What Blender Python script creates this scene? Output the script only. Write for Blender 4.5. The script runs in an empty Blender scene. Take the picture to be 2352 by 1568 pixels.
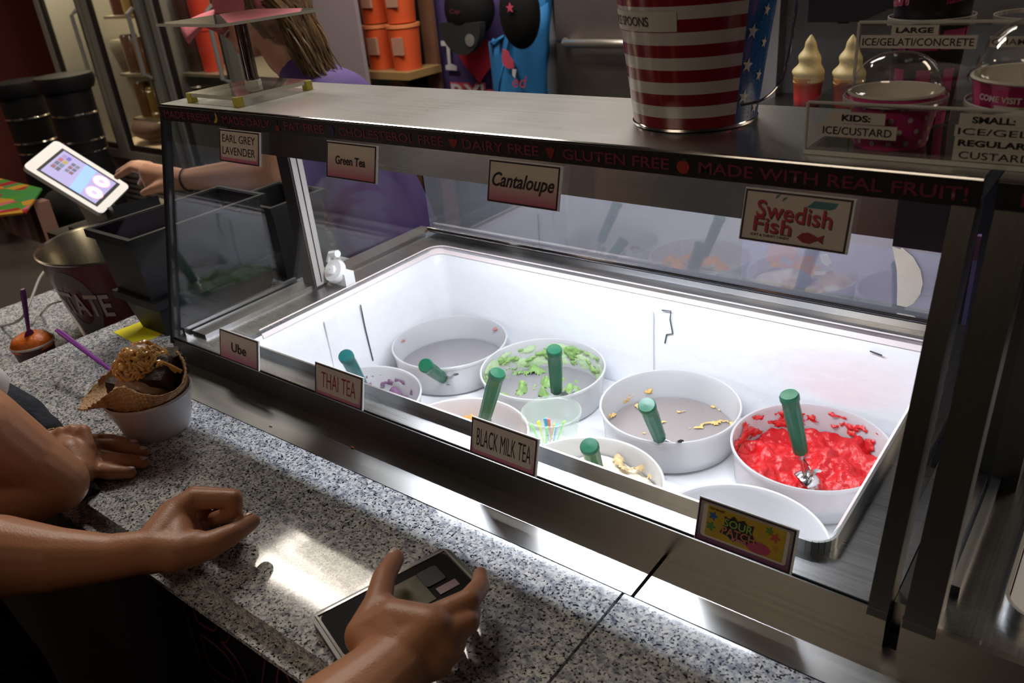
import bpy, bmesh, math, random
from mathutils import Vector as V, Matrix, noise
PI = math.pi
SC = bpy.context.scene
COL = SC.collection
random.seed(4)

# ---------------------------------------------------------------- camera
FPX = 1880.4
RW = ((0.79115945, 0.60552124, -0.08608575), (0.21436708, -0.40636189, -0.88820987), (-0.57281191, 0.68426168, -0.45130087))
CAM = V((0, 0, 1.58))
cd = bpy.data.cameras.new('camera')
cd.sensor_width = 36; cd.lens = FPX * 36 / 2352
cd.clip_start = 0.02; cd.clip_end = 60
cd.dof.use_dof = True; cd.dof.focus_distance = 0.98; cd.dof.aperture_fstop = 9
cam = bpy.data.objects.new('camera', cd); COL.objects.link(cam)
m3 = Matrix((RW[0], tuple(-c for c in RW[1]), tuple(-c for c in RW[2]))).transposed()
cam.matrix_world = Matrix.Translation(CAM) @ m3.to_4x4()
SC.camera = cam

# ---------------------------------------------------------------- world, lamps, exposure
w = bpy.data.worlds.new('world'); SC.world = w; w.use_nodes = True
w.node_tree.nodes['Background'].inputs[0].default_value = (1.0, 0.86, 0.72, 1)
w.node_tree.nodes['Background'].inputs[1].default_value = 0.015
SC.view_settings.view_transform = 'Standard'
try: SC.view_settings.look = 'None'
except Exception: pass
SC.view_settings.gamma = 1; SC.view_settings.use_curve_mapping = False
SC.view_settings.exposure = 0.0

def area(name, loc, rot, sx, sy, power, col, spread=PI):
    l = bpy.data.lights.new(name, 'AREA'); l.shape = 'RECTANGLE'; l.size = sx; l.size_y = sy
    l.energy = power; l.color = col; l.spread = spread
    o = bpy.data.objects.new(name, l); COL.objects.link(o); o.location = loc; o.rotation_euler = rot
    return o
WARM = (1.0, 0.80, 0.58); NEUT = (1.0, 0.90, 0.78); COOL = (0.86, 0.90, 1.0)
for yy, pw in ((1.37, 10), (1.49, 7), (1.61, 12)): area('ceiling_troffer_light', (-2.11, yy, 2.74), (0, 0, 0), 1.12, 0.10, pw, NEUT)
area('ceiling_light_back', (-1.6, 2.2, 2.70), (0, 0, 0), 1.2, 0.5, 24, (1.0, .94, .86))
area('ceiling_light_left', (-5.6, .5, 2.70), (0, 0, 0), 1.0, 0.5, 26, WARM)
area('ceiling_light_right', (0.9, 2.2, 2.70), (0, 0, 0), 1.0, 0.5, 20, WARM)
area('front_fill_light', (-.9, -1.4, 2.70), (0, 0, 0), 1.0, 0.5, 13, WARM)  # unseen fill lamp added on the customer side to brighten the cards
area('case_light', (-0.60, 0.8225, 1.3535), (0, 0, 0), 0.60, 0.003, 5.4, COOL)
area('fridge_light', (-5.02, 2.62, 2.0), (0, 0, 0), 1.0, 0.08, 32, (1.0, 0.83, 0.55))
area('fridge_light', (-3.77, 2.62, 2.0), (0, 0, 0), 1.0, 0.08, 9, (1.0, 0.83, 0.6))

# ---------------------------------------------------------------- pixel -> world on a known plane (photograph frame 2352x1568)
def ray(u, v):
    d = ((u - 1176) / FPX, (v - 784) / FPX, 1.0)
    return V([sum(RW[i][k] * d[i] for i in range(3)) for k in range(3)])
def atz(u, v, z):
    r = ray(u, v); return CAM + r * ((z - CAM.z) / r.z)
def aty(u, v, y):
    r = ray(u, v); return CAM + r * ((y - CAM.y) / r.y)
def atd(u, v, d):
    return CAM + ray(u, v) * d

# ---------------------------------------------------------------- materials
MATS = {}
def new_mat(name):
    m = bpy.data.materials.new(name); m.use_nodes = True
    nt = m.node_tree; b = nt.nodes['Principled BSDF']
    return m, nt, b
def mat(name, col, rough=0.5, metal=0.0, spec=0.5, bump=0.0, bscale=80, stretch=(1, 1, 1), var=0.0, coat=0.0, emit=0.0, sss=0.0, trans=0.0, sheen=0.0):
    if name in MATS: return MATS[name]
    m, nt, b = new_mat(name)
    b.inputs['Base Color'].default_value = (*col, 1)
    b.inputs['Roughness'].default_value = rough; b.inputs['Metallic'].default_value = metal
    b.inputs['Specular IOR Level'].default_value = spec; b.inputs['Coat Weight'].default_value = coat
    b.inputs['Transmission Weight'].default_value = trans
    b.inputs['Sheen Weight'].default_value = sheen
    if sss:
        b.inputs['Subsurface Weight'].default_value = sss; b.inputs['Subsurface Radius'].default_value = (0.010, 0.004, 0.002)
        b.inputs['Subsurface Scale'].default_value = 0.4
    if emit:
        b.inputs['Emission Color'].default_value = (*col, 1); b.inputs['Emission Strength'].default_value = emit
    if bump or var:
        tc = nt.nodes.new('ShaderNodeTexCoord'); mp = nt.nodes.new('ShaderNodeMapping'); nz = nt.nodes.new('ShaderNodeTexNoise')
        mp.inputs['Scale'].default_value = stretch
        nz.inputs['Scale'].default_value = bscale; nz.inputs['Detail'].default_value = 4
        nt.links.new(tc.outputs['Object'], mp.inputs['Vector']); nt.links.new(mp.outputs['Vector'], nz.inputs['Vector'])
        if bump:
            bp = nt.nodes.new('ShaderNodeBump'); bp.inputs['Strength'].default_value = bump; bp.inputs['Distance'].default_value = 0.004
            nt.links.new(nz.outputs['Fac'], bp.inputs['Height']); nt.links.new(bp.outputs['Normal'], b.inputs['Normal'])
        if var:
            mx = nt.nodes.new('ShaderNodeMix'); mx.data_type = 'RGBA'
            mx.inputs[6].default_value = (*[c * (1 - var) for c in col], 1); mx.inputs[7].default_value = (*[min(1, c * (1 + var)) for c in col], 1)
            nt.links.new(nz.outputs['Fac'], mx.inputs[0]); nt.links.new(mx.outputs[2], b.inputs['Base Color'])
    MATS[name] = m
    return m
def pane(name, tint=(0.97, 0.98, 0.98), refl=1.0, rough=0.0, extra=0.0):
    """thin clear sheet: transparent + Fresnel reflection"""
    if name in MATS: return MATS[name]
    m, nt, b = new_mat(name); nt.nodes.remove(b)
    out = nt.nodes['Material Output']
    tr = nt.nodes.new('ShaderNodeBsdfTransparent'); tr.inputs[0].default_value = (*tint, 1)
    gl = nt.nodes.new('ShaderNodeBsdfGlossy'); gl.inputs['Roughness'].default_value = rough
    fr = nt.nodes.new('ShaderNodeMath'); fr.operation = 'POWER'; fr.inputs[1].default_value = 5
    lw = nt.nodes.new('ShaderNodeLayerWeight'); lw.inputs[0].default_value = .5; nt.links.new(lw.outputs['Facing'], fr.inputs[0])
    ma = nt.nodes.new('ShaderNodeMath'); ma.operation = 'MULTIPLY_ADD'; ma.inputs[1].default_value = .96 * min(1, refl); ma.inputs[2].default_value = .04 * refl + extra
    mx = nt.nodes.new('ShaderNodeMixShader')
    nt.links.new(fr.outputs[0], ma.inputs[0]); nt.links.new(ma.outputs[0], mx.inputs[0])
    nt.links.new(tr.outputs[0], mx.inputs[1]); nt.links.new(gl.outputs[0], mx.inputs[2]); nt.links.new(mx.outputs[0], out.inputs[0])
    MATS[name] = m
    return m
def hazy(name, tint, haze, f, refl):
    m = pane(name, tint, 1.0, .02, refl); nt = m.node_tree; out = nt.nodes['Material Output']; src = out.inputs[0].links[0].from_socket
    d = nt.nodes.new('ShaderNodeBsdfDiffuse'); d.inputs[0].default_value = (*haze, 1); x = nt.nodes.new('ShaderNodeMixShader'); x.inputs[0].default_value = f
    nt.links.new(src, x.inputs[1]); nt.links.new(d.outputs[0], x.inputs[2]); nt.links.new(x.outputs[0], out.inputs[0]); return m
def ramp_mat(name, stops, axis=2, lo=0.0, hi=1.0, rough=0.5, space='Object'):
    m, nt, b = new_mat(name)
    tc = nt.nodes.new('ShaderNodeTexCoord'); sp = nt.nodes.new('ShaderNodeSeparateXYZ'); mr = nt.nodes.new('ShaderNodeMapRange'); cr = nt.nodes.new('ShaderNodeValToRGB')
    mr.inputs[1].default_value = lo; mr.inputs[2].default_value = hi
    nt.links.new(tc.outputs[space], sp.inputs[0]); nt.links.new(sp.outputs[axis], mr.inputs[0]); nt.links.new(mr.outputs[0], cr.inputs[0])
    e = cr.color_ramp.elements
    for i, (p, c) in enumerate(stops):
        el = e[i] if i < 2 else e.new(p)
        el.position = p; el.color = (*c, 1)
    nt.links.new(cr.outputs[0], b.inputs['Base Color']); b.inputs['Roughness'].default_value = rough
    return m
def granite_mat(name, warm=0.0):
    m, nt, b = new_mat(name)
    tc = nt.nodes.new('ShaderNodeTexCoord')
    def nz(s, d, r):
        n = nt.nodes.new('ShaderNodeTexNoise'); n.inputs['Scale'].default_value = s; n.inputs['Detail'].default_value = d; n.inputs['Roughness'].default_value = r
        nt.links.new(tc.outputs['Object'], n.inputs['Vector']); return n
    def rp(src, st):
        c = nt.nodes.new('ShaderNodeValToRGB'); nt.links.new(src.outputs['Fac'], c.inputs[0])
        for i, (p, k) in enumerate(st):
            el = c.color_ramp.elements[i] if i < 2 else c.color_ramp.elements.new(p)
            el.position = p; el.color = (*k, 1)
        return c
    def mul(a, bb, f=1.0):
        x = nt.nodes.new('ShaderNodeMix'); x.data_type = 'RGBA'; x.blend_type = 'MULTIPLY'; x.inputs[0].default_value = f
        nt.links.new(a, x.inputs[6]); nt.links.new(bb, x.inputs[7]); return x.outputs[2]
    a = rp(nz(210, 3, .6), [(.40, (.36, .38, .43)), (.47, (.62, .62, .63)), (.60, (.80, .80, .79))])
    s = rp(nz(340, 2, .55), [(.385, (.035, .037, .045)), (.44, (1, 1, 1))])
    d = rp(nz(90, 3, .6), [(.36, (.50, .53, .60)), (.52, (1, 1, 1))])
    pk = rp(nz(46, 2, .5), [(.3, (1, .97, .95)), (.7, (.92, .97, 1.0))])
    nt.links.new(mul(mul(mul(a.outputs[0], s.outputs[0]), d.outputs[0]), pk.outputs[0]), b.inputs['Base Color'])
    b.inputs['Roughness'].default_value = 0.075; b.inputs['Specular IOR Level'].default_value = 0.55
    return m
def steel_mat(name, col=(.56, .56, .55), rough=.30, along=0, amt=.12):
    m, nt, b = new_mat(name)
    tc = nt.nodes.new('ShaderNodeTexCoord'); mp = nt.nodes.new('ShaderNodeMapping'); n = nt.nodes.new('ShaderNodeTexNoise'); n2 = nt.nodes.new('ShaderNodeTexNoise')
    s = [420, 420, 420]; s[along] = 4; mp.inputs['Scale'].default_value = s
    n.inputs['Scale'].default_value = 1; n.inputs['Detail'].default_value = 3; n2.inputs['Scale'].default_value = 9; n2.inputs['Detail'].default_value = 5
    nt.links.new(tc.outputs['Object'], mp.inputs[0]); nt.links.new(mp.outputs[0], n.inputs['Vector']); nt.links.new(tc.outputs['Object'], n2.inputs['Vector'])
    mr = nt.nodes.new('ShaderNodeMapRange'); mr.inputs[3].default_value = rough - amt * .5; mr.inputs[4].default_value = rough + amt
    ad = nt.nodes.new('ShaderNodeMath'); ad.operation = 'ADD'; hf = nt.nodes.new('ShaderNodeMath'); hf.operation = 'MULTIPLY'; hf.inputs[1].default_value = .5
    nt.links.new(n.outputs['Fac'], ad.inputs[0]); nt.links.new(n2.outputs['Fac'], ad.inputs[1]); nt.links.new(ad.outputs[0], hf.inputs[0]); nt.links.new(hf.outputs[0], mr.inputs[0])
    nt.links.new(mr.outputs[0], b.inputs['Roughness'])
    bp = nt.nodes.new('ShaderNodeBump'); bp.inputs['Strength'].default_value = .05; bp.inputs['Distance'].default_value = .001
    nt.links.new(n.outputs['Fac'], bp.inputs['Height']); nt.links.new(bp.outputs['Normal'], b.inputs['Normal'])
    b.inputs['Base Color'].default_value = (*col, 1); b.inputs['Metallic'].default_value = 1.0
    return m
def tub_mat(name):
    m, nt, b = new_mat(name); nt.nodes.remove(b); out = nt.nodes['Material Output']
    d = nt.nodes.new('ShaderNodeBsdfDiffuse'); d.inputs[0].default_value = (.90, .90, .92, 1)
    t = nt.nodes.new('ShaderNodeBsdfTranslucent'); t.inputs[0].default_value = (.95, .95, .96, 1)
    g = nt.nodes.new('ShaderNodeBsdfGlossy'); g.inputs['Roughness'].default_value = .22
    f = nt.nodes.new('ShaderNodeFresnel'); f.inputs[0].default_value = 1.4
    x = nt.nodes.new('ShaderNodeMixShader'); x.inputs[0].default_value = .5; y = nt.nodes.new('ShaderNodeMixShader')
    nt.links.new(d.outputs[0], x.inputs[1]); nt.links.new(t.outputs[0], x.inputs[2])
    nt.links.new(f.outputs[0], y.inputs[0]); nt.links.new(x.outputs[0], y.inputs[1]); nt.links.new(g.outputs[0], y.inputs[2]); nt.links.new(y.outputs[0], out.inputs[0])
    return m
def plaid_mat(name, base, line):
    m, nt, b = new_mat(name)
    tc = nt.nodes.new('ShaderNodeTexCoord'); cur = None
    for ax in (0, 1, 2):
        sp = nt.nodes.new('ShaderNodeSeparateXYZ'); nt.links.new(tc.outputs['Object'], sp.inputs[0])
        mo = nt.nodes.new('ShaderNodeMath'); mo.operation = 'PINGPONG'; mo.inputs[1].default_value = .035; nt.links.new(sp.outputs[ax], mo.inputs[0])
        lt = nt.nodes.new('ShaderNodeMath'); lt.operation = 'LESS_THAN'; lt.inputs[1].default_value = .0007; nt.links.new(mo.outputs[0], lt.inputs[0])
        if cur is None: cur = lt
        else:
            mxx = nt.nodes.new('ShaderNodeMath'); mxx.operation = 'MAXIMUM'; nt.links.new(cur.outputs[0], mxx.inputs[0]); nt.links.new(lt.outputs[0], mxx.inputs[1]); cur = mxx
    nz = nt.nodes.new('ShaderNodeTexNoise'); nz.inputs['Scale'].default_value = 30; nt.links.new(tc.outputs['Object'], nz.inputs['Vector'])
    mu = nt.nodes.new('ShaderNodeMath'); mu.operation = 'MULTIPLY'; nt.links.new(cur.outputs[0], mu.inputs[0]); nt.links.new(nz.outputs['Fac'], mu.inputs[1])
    x = nt.nodes.new('ShaderNodeMix'); x.data_type = 'RGBA'; x.inputs[6].default_value = (*base, 1); x.inputs[7].default_value = (*line, 1)
    nt.links.new(mu.outputs[0], x.inputs[0]); nt.links.new(x.outputs[2], b.inputs['Base Color']); b.inputs['Roughness'].default_value = .9
    return m
def skin_mat(name, col, red):
    m, nt, b = new_mat(name)
    tc = nt.nodes.new('ShaderNodeTexCoord')
    n = nt.nodes.new('ShaderNodeTexNoise'); n.inputs['Scale'].default_value = 26; n.inputs['Detail'].default_value = 5
    f = nt.nodes.new('ShaderNodeTexNoise'); f.inputs['Scale'].default_value = 520; f.inputs['Detail'].default_value = 3
    x = nt.nodes.new('ShaderNodeMix'); x.data_type = 'RGBA'; x.inputs[6].default_value = (*col, 1); x.inputs[7].default_value = (*red, 1)
    bp = nt.nodes.new('ShaderNodeBump'); bp.inputs['Strength'].default_value = .16; bp.inputs['Distance'].default_value = .002
    for q in (n, f): nt.links.new(tc.outputs['Object'], q.inputs['Vector'])
    nt.links.new(n.outputs['Fac'], x.inputs[0]); nt.links.new(x.outputs[2], b.inputs['Base Color'])
    nt.links.new(f.outputs['Fac'], bp.inputs['Height']); nt.links.new(bp.outputs['Normal'], b.inputs['Normal'])
    b.inputs['Roughness'].default_value = .42; b.inputs['Specular IOR Level'].default_value = .4
    b.inputs['Subsurface Weight'].default_value = .12; b.inputs['Subsurface Radius'].default_value = (.012, .004, .002); b.inputs['Subsurface Scale'].default_value = .4
    return m

# ---------------------------------------------------------------- mesh helpers
def BM(): return bmesh.new()
def wpos(o):
    p = V((0, 0, 0))
    while o is not None: p = p + o.location; o = o.parent
    return p
def obj(name, bm, m, parent=None, loc=None, smooth=False, bevel=0, auto=None):
    """link a world-space bmesh as ONE mesh object, under its parent or with its own origin"""
    me = bpy.data.meshes.new(name)
    if bevel:
        try: bmesh.ops.bevel(bm, geom=[e for e in bm.edges if e.is_manifold and e.calc_face_angle(0) > .6], offset=bevel, segments=2, affect='EDGES', clamp_overlap=True)
        except Exception: pass
    bmesh.ops.recalc_face_normals(bm, faces=bm.faces[:])
    org = wpos(parent) if parent is not None else (V(loc) if loc is not None else V((0, 0, 0)))
    for v in bm.verts: v.co -= org
    if smooth:
        for f in bm.faces: f.smooth = True
        lim = math.radians(auto or 40)
        for e in bm.edges:
            if len(e.link_faces) == 2 and e.calc_face_angle(0) > lim: e.smooth = False
    bm.to_mesh(me); bm.free()
    for x in (m if isinstance(m, (list, tuple)) else [m]): me.materials.append(x)
    o = bpy.data.objects.new(name, me); COL.objects.link(o)
    if parent is not None: o.parent = parent
    elif loc is not None: o.location = loc
    return o
def tag(o, label, cat, group=None):
    o['label'] = label; o['category'] = cat
    if group: o['group'] = group
    return o
def thing(name, label, cat, loc=(0, 0, 0), group=None):
    o = bpy.data.objects.new(name, None); COL.objects.link(o); o.location = loc; o.empty_display_size = .02
    return tag(o, label, cat, group)
def struct(name, bm, m, **k):
    o = obj(name, bm, m, **k); o['kind'] = 'structure'; return o
def stuff(o): o['kind'] = 'stuff'; return o
def dup(root, loc, label, group=None):
    r = root.copy(); COL.objects.link(r); r.location = loc; r['label'] = label
    if group: r['group'] = group
    for ch in list(root.children):
        c = ch.copy(); COL.objects.link(c); c.parent = r
        for g in ch.children:
            d = g.copy(); COL.objects.link(d); d.parent = c
    return r
def box(bm, x0, x1, y0, y1, z0, z1, M=None):
    vs = [bm.verts.new((x, y, z)) for x in (x0, x1) for y in (y0, y1) for z in (z0, z1)]
    for f in ((0, 1, 3, 2), (4, 6, 7, 5), (0, 4, 5, 1), (2, 3, 7, 6), (0, 2, 6, 4), (1, 5, 7, 3)): bm.faces.new([vs[i] for i in f])
    if M is not None:
        for v in vs: v.co = M @ v.co
    return vs
def hexa(bm, b4, t4):
    a = [bm.verts.new(p) for p in b4]; c = [bm.verts.new(p) for p in t4]
    bm.faces.new(a[::-1]); bm.faces.new(c)
    for i in range(4): bm.faces.new((a[i], a[(i + 1) % 4], c[(i + 1) % 4], c[i]))
def lathe(bm, prof, c=(0, 0, 0), seg=48, M=None, closed=False, wob=None, mi=None, cap=False):
    rings = []; fs = []
    for k, (r, z) in enumerate(prof):
        ring = []
        for i in range(seg):
            a = 2 * PI * i / seg; rr = r * (wob(a, k, z) if wob else 1)
            p = V((rr * math.cos(a), rr * math.sin(a), z))
            if M is not None: p = M @ p
            ring.append(bm.verts.new(p + V(c)))
        rings.append(ring)
    n = len(rings)
    for k in range(n - 1 if not closed else n):
        A = rings[k]; B = rings[(k + 1) % n]
        for i in range(seg):
            f = bm.faces.new((A[i], A[(i + 1) % seg], B[(i + 1) % seg], B[i]))
            if mi: f.material_index = mi(k, i)
    if cap:
        if prof[0][0] > 1e-6: bm.faces.new(rings[0][::-1])
        if prof[-1][0] > 1e-6: bm.faces.new(rings[-1])
    bmesh.ops.remove_doubles(bm, verts=[v for ring in rings for v in ring], dist=1e-6)
def tube(bm, pts, r, seg=8, cap=True, flat=1.0):
    pts = [V(p) for p in pts]; n = len(pts); rs = r if isinstance(r, (list, tuple)) else [r] * n
    up = V((0, 0, 1)); rings = []; prev = None
    for i, p in enumerate(pts):
        t = (pts[min(i + 1, n - 1)] - pts[max(i - 1, 0)]).normalized()
        if prev is None:
            a = t.cross(up)
            if a.length < .05: a = t.cross(V((1, 0, 0)))
        else: a = prev - t * prev.dot(t)
        a.normalize(); prev = a; b = t.cross(a)
        rings.append([bm.verts.new(p + (a * math.cos(2 * PI * k / seg) + b * (flat * math.sin(2 * PI * k / seg))) * rs[i]) for k in range(seg)])
    for A, B in zip(rings, rings[1:]):
        for k in range(seg): bm.faces.new((A[k], A[(k + 1) % seg], B[(k + 1) % seg], B[k]))
    if cap: bm.faces.new(rings[0][::-1]); bm.faces.new(rings[-1])
def spline(pts, n=6):
    pts = [V(p) for p in pts]; P = [pts[0]] + pts + [pts[-1]]; out = []
    for i in range(1, len(P) - 2):
        for k in range(n):
            t = k / n; a, b, c, d = P[i - 1], P[i], P[i + 1], P[i + 2]
            out.append(.5 * ((2 * b) + (c - a) * t + (2 * a - 5 * b + 4 * c - d) * t * t + (3 * b - a - 3 * c + d) * t ** 3))
    return out + [pts[-1]]
def ball(bm, c, r, sc=(1, 1, 1), u=16, v=10, M=None):
    g = bmesh.ops.create_uvsphere(bm, u_segments=u, v_segments=v, radius=r)
    for x in g['verts']:
        p = V((x.co.x * sc[0], x.co.y * sc[1], x.co.z * sc[2]))
        if M is not None: p = M @ p
        x.co = p + V(c)
def poly(bm, pts, org, ux, uy, h, z0=0.0):
    """extrude a flat 2-D outline lying in the plane (org, ux, uy) by h along its normal"""
    n = ux.cross(uy).normalized()
    a = [bm.verts.new(org + ux * p[0] + uy * p[1] + n * z0) for p in pts]; b = [bm.verts.new(org + ux * p[0] + uy * p[1] + n * (z0 + h)) for p in pts]
    bm.faces.new(a[::-1]); bm.faces.new(b)
    for i in range(len(a)): bm.faces.new((a[i], a[(i + 1) % len(a)], b[(i + 1) % len(a)], b[i]))
def rrect(x0, y0, x1, y1, r, k=5):
    out = []
    for cx, cy, a0 in ((x1 - r, y1 - r, 0), (x0 + r, y1 - r, 90), (x0 + r, y0 + r, 180), (x1 - r, y0 + r, 270)):
        out += [(cx + r * math.cos(math.radians(a0 + 90 * i / k)), cy + r * math.sin(math.radians(a0 + 90 * i / k))) for i in range(k + 1)]
    return out
def star(cx, cy, r, rot=0):
    return [(cx + (r if i % 2 == 0 else r * .42) * math.sin(rot + i * PI / 5), cy + (r if i % 2 == 0 else r * .42) * math.cos(rot + i * PI / 5)) for i in range(10)]
def heart(cx, cy, s):
    return [(cx + s * .0625 * 16 * math.sin(t) ** 3, cy + s * .0625 * (13 * math.cos(t) - 5 * math.cos(2 * t) - 2 * math.cos(3 * t) - math.cos(4 * t))) for t in [2 * PI * i / 28 for i in range(28)]]
def frame_ring(bm, x0, y0, x1, y1, t, org, ux, uy, h, z0=0.0):
    for a, b, c, d in ((x0, y0, x1, y0 + t), (x0, y1 - t, x1, y1), (x0, y0 + t, x0 + t, y1 - t), (x1 - t, y0 + t, x1, y1 - t)):
        poly(bm, [(a, b), (c, b), (c, d), (a, d)], org, ux, uy, h, z0)
def text_mesh(s, offset=0.0, shear=0.0, outline=0.0, space=1.0):
    c = bpy.data.curves.new('t', 'FONT'); c.body = s; c.size = 1; c.offset = offset; c.shear = shear; c.space_character = space
    c.resolution_u = 3
    if outline: c.fill_mode = 'NONE'; c.bevel_depth = outline; c.bevel_resolution = 1
    o = bpy.data.objects.new('t', c); COL.objects.link(o)
    dg = bpy.context.evaluated_depsgraph_get()
    me = bpy.data.meshes.new_from_object(o.evaluated_get(dg))
    bpy.data.objects.remove(o); bpy.data.curves.remove(c)
    return me
def text(name, s, m, parent, org, ux, uy, w, h, lift=.0004, offset=0.0, shear=0.0, outline=0.0, warp=None, label=None, space=1.0):
    """lettering laid in a w x h box whose lower-left corner is org; thin raised print"""
    me = text_mesh(s, offset, shear, outline, space)
    xs = [v.co.x for v in me.vertices]; ys = [v.co.y for v in me.vertices]
    x0, x1, y0, y1 = min(xs), max(xs), min(ys), max(ys); n = ux.cross(uy).normalized()
    k = w / (x1 - x0); kz = h / (y1 - y0)
    pw = wpos(parent) if parent is not None else V((0, 0, 0))
    for v in me.vertices:
        a = (v.co.x - x0) * k; b = (v.co.y - y0) * kz
        v.co = (warp(a, b) if warp else org + ux * a + uy * b + n * (lift + v.co.z * k)) - pw
    me.materials.clear(); me.materials.append(m)
    o = bpy.data.objects.new(name, me); COL.objects.link(o); o.parent = parent
    if label: o['label'] = label
    return o
def organic(name, caps, m, parent=None, loc=None, voxel=.004, smooth=8, seg=18):
    """one continuous body from tapered, rounded limbs: union by voxel remesh, then relaxed"""
    bm = BM()
    for c in caps:
        p0, r0, p1, r1 = V(c[0]), c[1], V(c[2]), c[3]
        fl = c[4] if len(c) > 4 else None            # (axis, factor): flatten across axis
        ax = p1 - p0; L = ax.length
        if L < 1e-5: ax = V((0, 0, 1)); L = 1e-5
        t = ax.normalized(); a = t.cross(V((0, 0, 1)))
        if a.length < .1: a = t.cross(V((1, 0, 0)))
        if fl: a = V(fl[0]) - t * V(fl[0]).dot(t)
        a.normalize(); b = t.cross(a); ka = fl[1] if fl else 1.0
        prof = [(r0 * math.cos(x), -r0 * math.sin(x)) for x in [PI / 2 * (1 - i / 5) for i in range(6)]]
        prof += [(r1 * math.cos(x), L + r1 * math.sin(x)) for x in [PI / 2 * (i / 5) for i in range(6)]]
        rings = []
        for r, z in prof:
            r = max(r, 1e-5)
            rings.append([bm.verts.new(p0 + t * z + (a * (ka * math.cos(2 * PI * k / seg)) + b * math.sin(2 * PI * k / seg)) * r) for k in range(seg)])
        for A, B in zip(rings, rings[1:]):
            for k in range(seg): bm.faces.new((A[k], A[(k + 1) % seg], B[(k + 1) % seg], B[k]))
        bm.faces.new(rings[0][::-1]); bm.faces.new(rings[-1])
    bmesh.ops.recalc_face_normals(bm, faces=bm.faces[:])
    org = wpos(parent) if parent is not None else (V(loc) if loc is not None else V((0, 0, 0)))
    for v in bm.verts: v.co -= org
    me = bpy.data.meshes.new('tmp'); bm.to_mesh(me); bm.free()
    o = bpy.data.objects.new('tmp', me); COL.objects.link(o)
    r = o.modifiers.new('r', 'REMESH'); r.mode = 'VOXEL'; r.voxel_size = voxel; r.use_smooth_shade = True
    s = o.modifiers.new('s', 'SMOOTH'); s.iterations = smooth; s.factor = .5
    dg = bpy.context.evaluated_depsgraph_get()
    me2 = bpy.data.meshes.new_from_object(o.evaluated_get(dg)); me2.name = name
    bpy.data.objects.remove(o); bpy.data.meshes.remove(me)
    for p in me2.polygons: p.use_smooth = True
    me2.materials.clear(); me2.materials.append(m)
    o = bpy.data.objects.new(name, me2); COL.objects.link(o)
    if parent is not None: o.parent = parent
    elif loc is not None: o.location = loc
    return o
def chain(pts, rs, fl=None):
    return [(pts[i], rs[i], pts[i + 1], rs[i + 1]) + ((fl,) if fl else ()) for i in range(len(pts) - 1)]
def plate_holes(bm, x0, x1, y0, y1, z0, z1, holes, r_seg=32):
    def loop(pts): 
        vs = [bm.verts.new(p) for p in pts]; return [bm.edges.new((vs[i], vs[(i + 1) % len(vs)])) for i in range(len(vs))]
    es = loop([(x0, y0, z0), (x1, y0, z0), (x1, y1, z0), (x0, y1, z0)])
    for hx, hy, hr in holes: es += loop([(hx + hr * math.cos(2 * PI * k / r_seg), hy + hr * math.sin(2 * PI * k / r_seg), z0) for k in range(r_seg)])
    r = bmesh.ops.triangle_fill(bm, use_beauty=True, use_dissolve=False, edges=es)
    fs = [f for f in r['geom'] if isinstance(f, bmesh.types.BMFace)]
    e = bmesh.ops.extrude_face_region(bm, geom=fs)
    for v in e['geom']:
        if isinstance(v, bmesh.types.BMVert): v.co.z += z1 - z0
X1 = V((1, 0, 0)); Y1 = V((0, 1, 0)); Z1 = V((0, 0, 1))

# ================================================================ MATERIAL SET
STEEL = steel_mat('brushed_steel'); STEELD = steel_mat('brushed_steel_dark', (.14, .135, .13), .30)
STEELY = steel_mat('brushed_steel_cross', (.30, .30, .30), .30, along=1)
STEELZ = steel_mat('brushed_steel_upright', (.13, .125, .12), .36, along=2)
TOPS = steel_mat('top_steel', (.55, .55, .54), .27, along=0, amt=.06)
CHROME = mat('chrome', (.75, .75, .76), .09, 1.0)
GRAN = granite_mat('granite'); 
BLACKP = mat('black_plastic', (.009, .009, .011), .48, spec=.25, bump=.03, bscale=300)
BLACKM = mat('black_matte', (.004, .004, .0045), .75, spec=.2)
VINYL = mat('fascia_vinyl', (.010, .008, .010), .45)
WHITEP = mat('white_plastic', (.80, .80, .80), .35)
LINER = mat('liner_white', (.86, .87, .90), .38, bump=.35, bscale=55, var=.03)
LINERLIP = mat('liner_lip', (.80, .70, .70), .45)
FLOORW = mat('liner_floor_white', (.86, .86, .88), .45, bump=.1, bscale=40)
TUB = tub_mat('frosted_tub')
GLASS = pane('case_glass'); ACRYL = pane('acrylic', (.93, .94, .93), 1.2, .02, .02); DOME = pane('dome_plastic', (.95, .95, .95), 1.3, .01, .015)
EDGE = mat('acrylic_edge', (.62, .64, .60), .15, trans=.0, spec=.7)
REARG = hazy('rear_acrylic', (.84, .83, .87), (.62, .63, .69), .12, .08)
MAROON = mat('maroon_paint', (.17, .035, .03), .6, bump=.1, bscale=40, var=.1)
DARKWALL = mat('dark_panel', (.016, .010, .009), .45)
CEILM = mat('ceiling_paint', (.22, .20, .18), .8)
FLOORM = mat('floor_tile', (.016, .012, .009), .5)
BACKW = mat('back_wall_dark', (.025, .018, .018), .6)

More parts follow.
